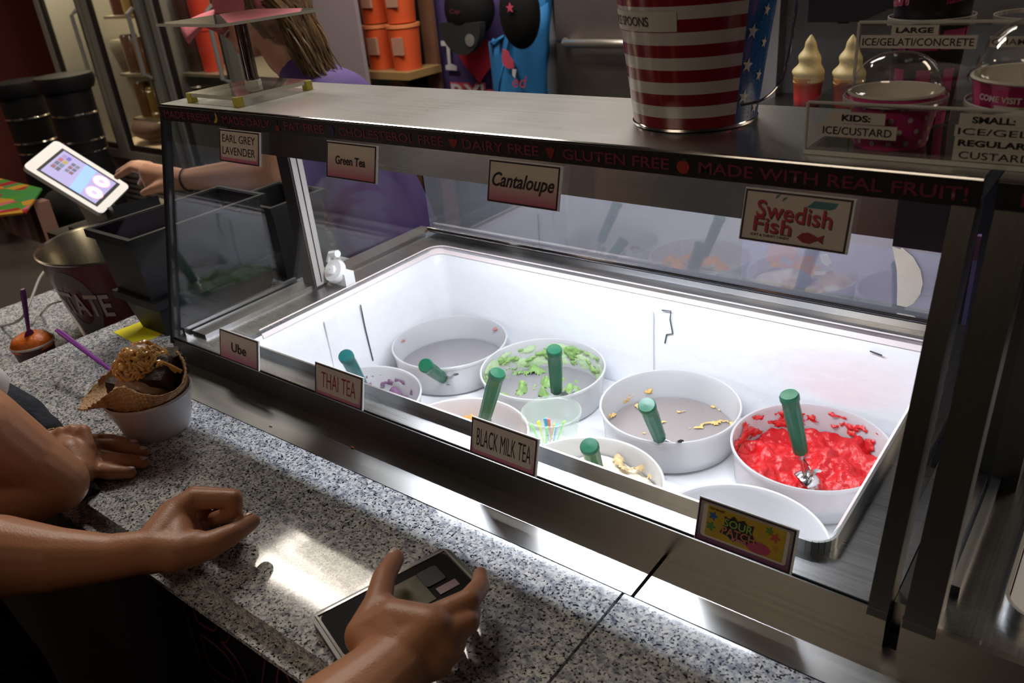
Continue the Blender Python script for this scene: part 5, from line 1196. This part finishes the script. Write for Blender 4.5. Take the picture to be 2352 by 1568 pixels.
# steel reach-in with long handle
f0 = aty(1276, 120, 2.75).x; f1 = aty(1475, 120, 2.75).x + .45
t = thing('steel_freezer', 'upright stainless freezer with long horizontal handle in background', 'freezer', ((f0 + f1) / 2, 3.1, 0))
bm = BM(); box(bm, f0, f1, 2.77, 3.45, 0, 2.1); obj('cabinet', bm, steel_mat('freezer_steel', (.30, .27, .25), .45, 0), t)
zh = aty(1340, 95, 2.72).z; bm = BM(); box(bm, f0 + .004, f1 - .004, 2.752, 2.769, zh + .0, 2.05); obj('door', bm, steel_mat('freezer_door', (.24, .20, .19), .5, 0), t, bevel=.004)
bm = BM(); box(bm, f0 + .004, f1 - .004, 2.752, 2.769, .1, zh - .012); obj('door', bm, steel_mat('freezer_door2', (.20, .185, .17), .5, 0), t, bevel=.004)
h0 = aty(1285, 93, 2.70); h1 = aty(1436, 93, 2.70); bm = BM(); tube(bm, [(h0.x, 2.74, zh - .005), (h0.x + .02, 2.70, zh - .005), (h1.x + .2, 2.70, zh - .005), (h1.x + .22, 2.74, zh - .005)], .016, 10); obj('handle', bm, mat('freezer_handle', (.62, .58, .52), .3, .9), t, smooth=True)
# soft serve machine
m0 = aty(1785, 60, 1.9).x
t = thing('soft_serve_machine', 'stainless soft serve machine with black spigot block behind the pail', 'machine', (m0 + .45, 2.1, 0))
bm = BM(); box(bm, m0, m0 + .95, 1.90, 2.45, .0, 1.75); obj('body', bm, steel_mat('machine_steel', (.13, .125, .12), .42, 2), t, bevel=.006)
bm = BM(); box(bm, m0 - .03, m0 + .02, 1.86, 2.3, 0, 1.75); obj('side_trim', bm, steel_mat('machine_trim', (.42, .41, .40), .4, 2), t, bevel=.004)
s0 = aty(1885, 0, 1.85); s1 = aty(2090, 38, 1.85)
bm = BM(); box(bm, s0.x, s1.x, 1.78, 1.899, s1.z, s0.z + .10); obj('spigot_block', bm, BLACKP, t, bevel=.006)
for u in (1935, 1990): 
    q = aty(u, 42, 1.82); bm = BM(); lathe(bm, [(.012, q.z - .01), (.02, q.z + .005), (.022, q.z + .04)], (q.x, 1.83, 0), 16); obj('spigot', bm, BLACKP, t)
zc0 = aty(1856, 240, 1.7).z - .02
bm = BM(); box(bm, m0 + .02, m0 + .93, 1.60, 1.899, zc0 - .03, zc0); obj('drip_tray', bm, STEELD, t, bevel=.003)
for i, u in enumerate((1858, 1952)):
    c_ = aty(u, 160, 1.7); cx_ = c_.x
    t2 = thing('parfait_cup', ('left' if i == 0 else 'right') + ' one of two tall cups of swirled custard over red ice', 'dessert', (cx_, 1.7, zc0), 'custard parfaits at the machine')
    bm = BM(); lathe(bm, [(.0001, zc0 + .0005), (.023, zc0 + .0005), (.029, zc0 + .075), (.0001, zc0 + .076)], (cx_, 1.7, 0), 28); obj('cup', bm, ramp_mat('parfait_red%d' % i, [(0, (.45, .10, .03)), (.25, (.10, .015, .01)), (.45, (.55, .04, .04)), (.8, (.30, .05, .02)), (1, (.5, .25, .08))], 2, 0, .076, .3), t2, smooth=True)
    bm = BM(); prof = [(.0295, zc0 + .066)]
    for k in range(37):
        f = k / 36; prof.append((.032 * (1 - f) ** .72 * (1 + .10 * math.cos(f * 2 * PI * 3.0 + 2.6)) + .0004, zc0 + .070 + .085 * f))
    lathe(bm, prof, (cx_, 1.7, 0), 36, wob=lambda a, k, z: 1 + .05 * math.sin(a + k * .5))
    obj('custard_swirl', bm, mat('vanilla_custard', (.62, .50, .24), .5, sss=.1), t2, smooth=True, auto=80)
# bar stools far left
for i, (u, v, y) in enumerate(((42, 205, 2.1), (150, 192, 2.1))):
    c_ = aty(u, v, y); x, z = c_.x, c_.z
    t = thing('bar_stool', ('nearer' if i == 0 else 'farther') + ' black bar stool with chrome bands, dark corner at left', 'stool', (x, y, 0), 'black stools in the dark corner')
    bm = BM(); lathe(bm, [(.0001, z - .03), (.135, z - .03), (.15, z), (.145, z + .045), (.0001, z + .05)], (x, y, 0), 32); obj('seat', bm, BLACKP, t, smooth=True, auto=40)
    for k, zz_ in enumerate((.16, .30, .36)):
        bm = BM(); lathe(bm, [(.118 - .004 * k, z - zz_), (.124 - .004 * k, z - zz_ + .006), (.118 - .004 * k, z - zz_ + .012)], (x, y, 0), 32, closed=True); obj('foot_ring', bm, CHROME, t, smooth=True)
    bm = BM(); lathe(bm, [(.145, .02), (.112, z - .35), (.118, z - .03)], (x, y, 0), 28); obj('pedestal', bm, BLACKP, t, smooth=True)

# ================================================================ PEOPLE
SKM = skin_mat('skin_tan', (.43, .215, .115), (.46, .19, .10)); SKW = skin_mat('skin_light_tan', (.47, .25, .145), (.50, .225, .13)); SKE = skin_mat('skin_fair', (.50, .28, .18), (.54, .26, .17))
NAIL = mat('fingernail', (.78, .57, .50), .22, coat=.5)
def nail(parent, p, d, n, L=.011, w=.0068, m=None):
    d = V(d).normalized(); n = V(n); n = (n - d * n.dot(d)).normalized(); s = d.cross(n)
    bm = BM(); g = bmesh.ops.create_uvsphere(bm, u_segments=14, v_segments=8, radius=1)
    for v in g['verts']: v.co = V(p) + d * (v.co.x * L * .5) + s * (v.co.y * w * .5) + n * (v.co.z * .0012 - .0012 * v.co.y * v.co.y)
    return obj('fingernail', bm, m or NAIL, parent, smooth=True)

# ---- man: left fist on the granite, right hand on the phone
man = thing('person', 'person with bare forearms, left fist on granite and right hand holding a phone', 'person', (-.80, -.10, 0))
def q(u, v, z): return atz(u, v, z)
W = q(345, 1265, 1.048); EL = q(-10, 1278, 1.070); SHL = V((-.97, -.22, 1.25))
caps = []
E0 = V((-.93, -.02, 1.07))
caps += [(E0, .050, EL, .0415), (EL, .0415, q(120, 1284, 1.062), .032), (q(120, 1284, 1.062), .032, q(250, 1280, 1.052), .0235), (q(250, 1280, 1.052), .0235, W, .0215)]
caps += [(E0, .050, SHL, .058)]
M2 = q(444, 1146, 1.062); P2 = q(537, 1145, 1.060); D2 = q(539, 1172, 1.046); T2 = q(508, 1186, 1.034)
PB = q(405, 1268, 1.044)
caps += [(W, .0215, q(400, 1185, 1.054), .0185), (q(400, 1185, 1.054), .0185, M2, .0125), (W, .0215, PB, .0195), (PB, .0195, q(448, 1252, 1.042), .0165), (q(400, 1185, 1.050), .019, PB, .019), (q(408, 1190, 1.040), .018, q(436, 1232, 1.034), .015), (q(400, 1185, 1.048), .017, q(444, 1160, 1.034), .015), (W - Z1 * .006, .019, q(425, 1235, 1.024), .020), (q(400, 1190, 1.036), .021, q(440, 1190, 1.026), .021)]
caps += chain([M2, P2, D2, T2], [.0122, .0098, .0088, .0080])
for k, (du, dv, dz) in enumerate(((3, -6, -.017), (2, -6, -.032), (-8, 0, -.044))):
    a = [q(444 + du, 1146 + dv, 1.062 + dz), q(534 + du - 7 * k, 1148 + dv, 1.058 + dz), q(530 + du - 7 * k, 1186 + dv, 1.048 + dz * .75), q(490 + du, 1196 + dv, 1.043 + dz * .7)]
    for p in a: p.z = max(p.z, CT + .0108)
    caps += chain(a, [.0125, .0102, .0088, .0080])
TC = q(400, 1272, 1.042); TM = q(478, 1253, 1.040); TI = q(540, 1223, 1.038); TT = q(578, 1197, 1.034)
caps += chain([TC, TM, TI, TT], [.0195, .0148, .0112, .0092])
# right arm
WR = q(915, 1520, 1.046); ER = V((-.415, .110, 1.050)); SHR = V((-.56, -.20, 1.20))
WL, WRR = q(862, 1492, 1.044), q(965, 1520, 1.042)
caps += [(ER, .042, WR + (ER - WR) * .45, .035), (WR + (ER - WR) * .45, .035, WR, .0265, ((1, 0, 0), 1.15)), (ER, .046, SHR, .055)]
H1 = q(905, 1432, 1.058); H2 = q(985, 1448, 1.058)
caps += [(WR, .026, H1, .021), (WR, .026, H2, .021), (H1, .021, H2, .0215), (H2, .021, q(1015, 1482, 1.046), .019), (WR, .025, q(990, 1505, 1.042), .021)]
# index, middle, ring, little curl over the far side of the phone
I = [q(985, 1432, 1.058), q(1076, 1380, 1.058), q(1103, 1345, 1.046), q(1104, 1320, 1.034)]
caps += chain(I, [.0150, .0108, .0092, .0080])
J = [q(1008, 1462, 1.054), q(1074, 1430, 1.052), q(1082, 1405, 1.034), q(1072, 1385, 1.021)]
caps += chain(J, [.0150, .0106, .0092, .0080])
K = [q(1010, 1492, 1.046), q(1043, 1480, 1.042), q(1050, 1455, 1.026), q(1040, 1440, 1.018)]
caps += chain(K, [.0145, .0105, .0090, .0080])
L_ = [q(995, 1520, 1.036), q(1008, 1512, 1.032), q(1012, 1490, 1.020), q(1000, 1478, 1.016)]
caps += chain(L_, [.0140, .0100, .0086, .0078])
R = [q(840, 1460, 1.048), q(868, 1385, 1.050), q(882, 1325, 1.046), q(909, 1280, 1.037)]
caps += [(WR, .025, R[0], .0185)] + chain(R, [.0185, .0132, .0112, .0090]) + [(R[0], .018, H1, .020), (R[1], .0125, q(915, 1425, 1.052), .015)]
# shoulders, chest and neck (out of frame, behind the arms)
caps += [(SHL, .070, V((-.86, -.20, 1.30)), .085), (SHR, .070, V((-.86, -.20, 1.30)), .085), (V((-.86, -.20, 1.28)), .12, V((-.88, -.24, .98)), .125)]
def head(c, f, caps, nk):
    f = V(f).normalized(); sd = f.cross(Z1).normalized(); c = V(c); P = lambda a, b, z: c + f * a + sd * b + Z1 * z
    caps += [(P(-.02, 0, .035), .086, P(.02, 0, .03), .082), (P(.025, 0, .0), .066, P(.045, 0, -.075), .036), (P(.088, 0, .005), .011, P(.104, 0, -.022), .013), (P(.078, 0, -.052), .013, P(.082, 0, -.052), .011), (P(-.01, 0, -.04), .056, V(nk), .058)]
    for s_ in (-1, 1): caps += [(P(-.01, .080 * s_, .01), .016, P(-.014, .084 * s_, -.02), .010)]
    return P
def face(P, parent, hair, seed):
    for s_ in (-1, 1):
        bm = BM(); ball(bm, P(.074, .030 * s_, .012), .011); obj('eye', bm, mat('eye_white', (.5, .48, .46), .2), parent, smooth=True)
    rn = random.Random(seed); bm = BM()
    for k in range(520):
        a = rn.uniform(0, 2 * PI); e = rn.uniform(.25, 1.5); d = V((math.cos(a) * math.cos(e), math.sin(a) * math.cos(e), math.sin(e)))
        p = P(0, 0, .035) + d * .094; q2 = P(-.02, 0, .02) + V((d.x, d.y, 0)).normalized() * .099 - Z1 * rn.uniform(-.02, .05)
        if (q2 - P(0, 0, 0)).dot(P(1, 0, 0) - P(0, 0, 0)) > .05: q2 = P(0, 0, .035) + (d + V((0, 0, .3))).normalized() * .097
        tube(bm, spline([P(0, 0, .135), p, q2], 3), .0045, 4)
    stuff(obj('hair', bm, hair, parent, smooth=True))
PM = head((-.86, -.15, 1.545), (.15, 1, -.15), caps, (-.86, -.20, 1.36)); DKH = mat('dark_hair', (.015, .010, .008), .5)
body = organic('body', caps, SKM, man, voxel=.0024, smooth=5)
nail(man, TT + (TT - TI).normalized() * .004 + Z1 * .0094 + V((-.0032, -.0037, 0)), TT - TI, V((-.35, -.45, 1)), .0125, .0090)
nail(man, R[3] + (R[3] - R[2]).normalized() * .003 + V((-.0005, -.0032, .0097)), R[3] - R[2], V((.1, -.5, 1)), .0120, .0085)
hd = V((-1.0, -.32, 1.50))
face(PM, man, DKH, 3)
organic('trousers', [(V((-.80, -.24, .98)), .12, V((-.78, -.24, .05)), .075), (V((-.96, -.24, .98)), .12, V((-.98, -.24, .05)), .075)], mat('man_trousers', (.02, .02, .025), .85), man, voxel=.014, smooth=4)
shirt_ = organic('shirt', [(V((-.86, -.21, 1.30)), .15, V((-.88, -.25, .95)), .155), (SHL, .085, V((-.86, -.20, 1.30)), .11), (SHR, .085, V((-.86, -.20, 1.30)), .11)], mat('man_shirt', (.03, .03, .035), .85), man, voxel=.012, smooth=5)
# ---- phone
po = V((-.494, .379, 1.0005)); pux = V((.306, .947, 0)).normalized(); puy = V((-.947, .306, 0)).normalized()
po = V(((po.x) * .985, po.y * .985, CT + .0008)); pw_, ph_ = .153, .077
t = thing('smartphone', 'dark phone in clear case under the hand on granite', 'phone', po)
bm = BM(); poly(bm, [(a - pw_ / 2, b - ph_ / 2) for a, b in rrect(0, 0, pw_, ph_, .011)], po, pux, puy, .0085); obj('case_shell', bm, mat('phone_case', (.03, .03, .03), .3, spec=.4), t, bevel=.002)
bm = BM(); frame_ring(bm, -pw_ / 2 + .004, -ph_ / 2 + .004, pw_ / 2 - .004, ph_ / 2 - .004, .0022, po + Z1 * .0086, pux, puy, .0012); obj('case_bumper', bm, mat('clear_rubber', (.42, .40, .38), .08, spec=.9, coat=.8), t, bevel=.0005)
bm = BM(); poly(bm, [(a - pw_ / 2, b - ph_ / 2) for a, b in rrect(.007, .007, pw_ - .007, ph_ - .007, .007)], po, pux, puy, .0003, .0086); obj('back_glass', bm, mat('phone_black', (.006, .006, .007), .55, spec=.08), t)
bm = BM(); poly(bm, rrect(.030, -.004, .052, .020, .003), po, pux, puy, .0012, .0088); obj('camera_plate', bm, BLACKP, t)
bm = BM(); poly(bm, [(.036, -.020), (.058, -.020), (.058, -.010), (.036, -.010)], po, pux, puy, .0006, .0090); obj('pink_card', bm, mat('phone_pink', (.13, .012, .03), .4), t)
bm = BM(); poly(bm, [(-.015, -.022), (.030, -.022), (.030, .020), (-.015, .020)], po, pux, puy, .0005, .0089); obj('folded_banknote', bm, mat('banknote', (.15, .135, .075), .6, var=.4, bscale=90), t)

# ---- woman leaning at the left: elbow, two hands on granite, denim cuff
wo_ = thing('person', 'person in denim and plaid leaning on granite, bare elbow forward, one hand over the other', 'person', (-1.20, .10, 0))
def flat(p, z): p = V(p); p.z = max(p.z, CT + z); return p
ELB = q(128, 1108, 1.050); caps = []
SH1 = V((-1.25, .16, 1.30))
caps += [(ELB, .036, q(40, 1060, 1.085), .046), (q(40, 1060, 1.085), .046, q(-60, 990, 1.14), .050), (q(-60, 990, 1.14), .050, SH1, .058)]
caps += [(ELB, .034, q(30, 1130, 1.055), .042), (q(30, 1130, 1.055), .042, q(-90, 1150, 1.06), .036)]
# upper hand (gripping), wrist at lower right
w1 = q(178, 1085, 1.024); k1 = q(150, 1012, 1.048)
caps += [(w1, .020, q(160, 1045, 1.036), .022), (q(160, 1045, 1.036), .021, q(150, 1022, 1.040), .016), (w1, .020, q(185, 1035, 1.034), .019), (q(185, 1035, 1.034), .018, q(184, 1014, 1.038), .014), (q(150, 1020, 1.038), .015, q(125, 1024, 1.034), .013)]
for u, v, du, dv in ((112, 1004, -16, 14), (139, 995, -12, 4), (166, 990, -10, -2), (192, 991, -6, -4)):
    caps += chain([q(u + 10, v + 34, 1.040), q(u, v, 1.052), q(u + du, v + dv, 1.034)], [.0085, .0092, .0078])
caps += [(w1, .021, q(150, 1120, 1.032) - Y1 * .03, .024), (q(150, 1120, 1.032) - Y1 * .03, .024, V((-1.08, .20, 1.03)), .03), (V((-1.08, .20, 1.03)), .032, SH1, .05)]
# lower hand flat on the granite, fingers pointing right
b2 = flat(q(150, 1050, 1.016), .016)
caps += [(b2, .018, flat(q(205, 1045, 1.014), .015), .0165), (flat(q(205, 1025, 1.014), .014), .0145, flat(q(205, 1072, 1.013), .013), .0145), (b2, .019, q(60, 1020, 1.028), .026), (q(60, 1020, 1.028), .027, q(-80, 980, 1.05), .036)]
FN = [((212, 1014), (255, 1012), (308, 1022), .0088), ((214, 1028), (270, 1028), (330, 1038), .0098), ((212, 1050), (268, 1058), (330, 1062), .0102), ((208, 1076), (255, 1084), (300, 1085), .0094)]
tips = []
for a, b, c, r in FN:
    P_ = [flat(q(*a, 1.013), .013), flat(q(*b, 1.013), .0125), flat(q(*c, 1.009), r * .9)]
    caps += chain(P_, [r * 1.22, r * 1.08, r * .82]); tips.append(P_)
# torso
TOR = [(V((-1.38, .06, 1.32)), .10, V((-1.32, .06, 1.02)), .11), (V((-1.32, .06, 1.02)), .11, V((-1.28, .06, .60)), .13)]
caps += [(SH1, .06, V((-1.38, .06, 1.32)), .09)] + TOR[:1]
PW_ = head((-1.40, .09, 1.555), (.5, .85, -.1), caps, (-1.38, .06, 1.38))
face(PW_, wo_, DKH, 5)
organic('body', caps, SKW, wo_, voxel=.0026, smooth=4)
for P_ in tips:
    d = P_[2] - P_[1]; nail(wo_, P_[2] + d.normalized() * .002 + Z1 * .0076, d, Z1, .0105, .0080, mat('nail_pale', (.72, .50, .46), .22, coat=.5))
RNG = mat('ring_gold', (.70, .48, .22), .2, 1.0)
def ring(p, d, r):
    bm = BM(); M = Matrix.Translation(p) @ V(d).to_track_quat('Z', 'Y').to_matrix().to_4x4(); lathe(bm, [(r, -.001), (r + .0012, 0), (r, .001), (r - .0006, 0)], (0, 0, 0), 24, M=M, closed=True); return obj('finger_ring', bm, RNG, wo_, smooth=True)
ring(q(125, 1003, 1.049), q(117, 1012, 1.04) - q(126, 1000, 1.05), .0115); ring(tips[0][1].lerp(tips[0][0], .5), tips[0][1] - tips[0][0], .0112)
bm = BM(); wr = []
cb0 = q(196, 1100, 1.016); 
for k in range(40):
    a = 2 * PI * k / 40; wr.append(a)
Mx = Matrix.Translation(q(166, 1098, 1.020)) @ (q(178, 1085, 1.024) - q(150, 1120, 1.010)).normalized().to_track_quat('Z', 'Y').to_matrix().to_4x4()
lathe(bm, [(.024, -.012), (.032, -.008), (.035, 0), (.032, .008), (.024, .012)], (0, 0, 0), 40, M=Mx, wob=lambda a, k, z: 1 + .10 * math.sin(9 * a + k))
obj('wrist_scrunchie', bm, mat('scrunchie_black', (.006, .006, .007), .9), wo_, smooth=True)
DEN = plaid_mat('denim_plaid', (.012, .017, .032), (.14, .17, .25))
organic('denim_sleeve', [(q(72, 1012, 1.030), .042, q(20, 985, 1.045), .052), (q(20, 985, 1.045), .052, q(-90, 940, 1.08), .06)], mat('denim', (.014, .022, .040), .85, bump=.9, bscale=70, var=.5), wo_, voxel=.0045, smooth=3)
organic('plaid_trousers', [(V((-1.30, .06, 1.02)), .13, V((-1.22, .08, .66)), .15), (V((-1.14, .10, .70)), .12, V((-1.06, .14, .03)), .085), (V((-1.28, .06, .65)), .12, V((-1.28, .05, .03)), .085)], DEN, wo_, voxel=.010, smooth=5)
organic('white_top', [(V((-1.38, .06, 1.30)), .125, V((-1.34, .06, 1.06)), .13), (SH1 + V((.00, -.01, .0)), .068, V((-1.37, .06, 1.28)), .09), (q(-30, 884, 1.17), .024, SH1, .06)], mat('white_cloth', (.62, .62, .64), .8), wo_, voxel=.008, smooth=4)

# ---- employee behind the counter
em_ = thing('person', 'worker in purple shirt and pink cap reaching to tap the tablet', 'person', (-1.55, 1.26, 0))
HC = V((-1.715, 1.25, 1.457))
caps = []
SHe = V((-1.555, 1.145, 1.245)); SHf = V((-1.50, 1.35, 1.19)); NK = V((-1.632, 1.25, 1.362))
RZ = Matrix.Rotation(math.radians(24), 3, 'Z')
def hv(x, y, z): return HC + RZ @ V((x, y, z))
caps += [(HC + V((.030, 0, .024)), .086, HC + V((.01, 0, .02)), .084), (HC + V((0, 0, .02)), .078, hv(-.030, 0, -.055), .048), (hv(-.035, 0, -.06), .038, hv(-.052, 0, -.075), .026)]
caps += [(hv(-.088, 0, -.01), .012, hv(-.104, 0, -.030), .011), (hv(-.078, 0, -.052), .014, hv(-.084, 0, -.052), .012), (hv(.035, -.078, .005), .015, hv(.030, -.080, -.020), .010)]
caps += [(HC + V((.035, 0, -.02)), .056, NK, .055), (NK, .050, V((-1.55, 1.25, 1.28)), .055)]
caps += [(SHe, .055, SHf, .055), (V((-1.52, 1.25, 1.22)), .085, V((-1.43, 1.28, .95)), .10)]
EB = aty(640, 395, 1.10); WE = aty(425, 412, 1.035)
caps += [(SHe, .050, EB, .040), (EB, .040, EB.lerp(WE, .35), .038), (EB.lerp(WE, .35), .038, WE, .0245)]
HK = aty(345, 398, 1.022)
caps += [(WE, .0255, HK, .027), (WE, .024, aty(352, 420, 1.022), .024), (HK, .025, aty(352, 420, 1.02), .022)]
def fing(pts, r, y=1.018): return chain([aty(u, v, yy) for u, v, yy in pts], r)
caps += fing([(345, 396, 1.020), (305, 385, 1.015), (268, 406, 1.000)], [.0135, .0115, .0085])
caps += fing([(342, 388, 1.030), (305, 378, 1.030), (272, 396, 1.02)], [.0135, .0115, .0085])
caps += fing([(345, 382, 1.042), (318, 376, 1.045), (296, 392, 1.045)], [.013, .011, .0085])
caps += fing([(352, 400, 1.05), (330, 410, 1.055), (322, 422, 1.055)], [.0115, .010, .008])
caps += fing([(385, 425, 1.010), (358, 432, .995), (330, 443, .985)], [.0165, .013, .0095])
EB2 = aty(725, 470, 1.22)
caps += [(SHf, .050, V((-1.55, 1.34, 1.04)), .040), (V((-1.55, 1.34, 1.04)), .042, V((-1.62, 1.22, .97)), .034), (SHe + V((.02, .02, -.02)), .05, V((-1.53, 1.13, 1.10)), .042)]
organic('body', caps, SKE, em_, voxel=.0045, smooth=6)
for sgn in (-1, 1):
    bm = BM(); ball(bm, hv(-.072, .030 * sgn, .012), .011, (.8, 1.1, .8), 14, 10); obj('eye', bm, mat('eye_white', (.5, .48, .46), .2), em_, smooth=True)
bm = BM(); ball(bm, hv(-.081, 0, -.052), .014, (.5, 1.3, .35), 14, 8); obj('mouth', bm, mat('lips', (.40, .12, .11), .4), em_, smooth=True)
PT = mat('purple_shirt', (.085, .046, .21), .8, bump=.25, bscale=14)
organic('shirt', [(NK + V((.028, 0, -.030)), .052, V((-1.50, 1.25, 1.235)), .098), (V((-1.50, 1.25, 1.235)), .100, V((-1.44, 1.28, .98)), .122), (V((-1.44, 1.28, .98)), .122, V((-1.40, 1.28, .80)), .135), (SHe, .062, V((-1.51, 1.25, 1.24)), .085), (SHf, .062, V((-1.50, 1.25, 1.22)), .085), (SHe, .060, SHe.lerp(EB, .38), .055), (SHf, .058, V((-1.53, 1.35, 1.10)), .052), (SHe + V((.01, .02, -.02)), .055, V((-1.53, 1.13, 1.12)), .052)], PT, em_, voxel=.007, smooth=6)
organic('trousers', [(V((-1.42, 1.22, .80)), .12, V((-1.42, 1.20, .05)), .075), (V((-1.40, 1.35, .80)), .12, V((-1.40, 1.36, .05)), .075)], mat('dark_trousers', (.02, .02, .03), .85), em_, voxel=.012, smooth=4)
a_ = aty(627, 425, 1.14); text('shirt_lettering', 'A', mat('shirt_pink', (.55, .05, .13), .6), em_, V((a_.x - .02, 1.135, a_.z - .03)), X1, Z1, .045, .06, offset=.05)
# cap
CAPM = mat('pink_cap', (.62, .16, .20), .7, bump=.1, bscale=200)
bm = BM(); CM = Matrix.Translation(HC + V((.018, 0, .026))) @ RZ.to_4x4() @ Matrix.Rotation(math.radians(-2), 4, 'Y')
lathe(bm, [(.103, -.018), (.106, -.004), (.104, .02), (.096, .052), (.075, .082), (.040, .098), (.0001, .102)], (0, 0, 0), 40, M=CM); obj('cap_crown', bm, CAPM, em_, smooth=True)
bm = BM(); rows = []
for k in range(9):
    s = k / 8; row = []
    for i in range(15):
        a = -1 + 2 * i / 14; x = -.085 - s * (.125 - .045 * a * a); y = a * (.088 - .012 * s); z = -.008 - .012 * s - (.020 + .022 * s) * a * a - .012 * s * s
        row.append(bm.verts.new(CM @ V((x, y, z))))
    rows.append(row)
for A, B in zip(rows, rows[1:]):
    for i in range(14): bm.faces.new((A[i], A[i + 1], B[i + 1], B[i]))
br = obj('cap_brim', bm, CAPM, em_, smooth=True, auto=180); sm = br.modifiers.new('thick', 'SOLIDIFY'); sm.thickness = .005
# hair: ponytail strands
HAIR = mat('brown_hair', (.10, .055, .022), .45, spec=.5, var=.4, bscale=60); HAIR2 = mat('light_brown_hair', (.20, .115, .045), .42, spec=.5)
hr = BM(); hr2 = BM(); rnd = random.Random(9)
for s in range(520):
    y = rnd.uniform(-.078, .07); j = lambda k: V((rnd.uniform(-k, k), rnd.uniform(-k, k), rnd.uniform(-k, k)))
    p0 = HC + V((.065 + rnd.uniform(-.03, .03), y, .055 + rnd.uniform(-.03, .02)))
    p1 = HC + V((.128 + rnd.uniform(-.015, .015), y * .55, .0)) + j(.008); p2 = HC + V((.170 + rnd.uniform(-.020, .022), y * .45 - .01, -.075)) + j(.012); p3 = HC + V((.232 + rnd.uniform(-.03, .028), y * .35 - .015, -.150 - rnd.uniform(0, .045))) + j(.014)
    tube(hr if rnd.random() < .75 else hr2, spline([p0, p1, p2, p3], 4), [.0030] * 5 + [.0030, .0028, .0026, .0024, .0020, .0016, .0012, .0006], 4)
for s in range(90):
    y = -.074 - rnd.uniform(0, .010); tube(hr, spline([HC + V((.045 + rnd.uniform(-.01, .05), y, .052)), HC + V((.075 + rnd.uniform(-.01, .03), y, .0)), HC + V((.115 + rnd.uniform(-.01, .02), y * .9, -.05))], 4), .0032, 4)
h_ = stuff(obj('hair', hr, HAIR, em_, smooth=True)); h2_ = stuff(obj('hair_highlights', hr2, HAIR2, em_, smooth=True))
bm = BM(); Mx = Matrix.Translation(WE + (EB - WE).normalized() * .012) @ (EB - WE).normalized().to_track_quat('Z', 'Y').to_matrix().to_4x4(); lathe(bm, [(.0275, -.003), (.030, 0), (.0275, .003), (.026, 0)], (0, 0, 0), 32, M=Mx, closed=True); obj('bracelet', bm, BLACKM, em_, smooth=True)
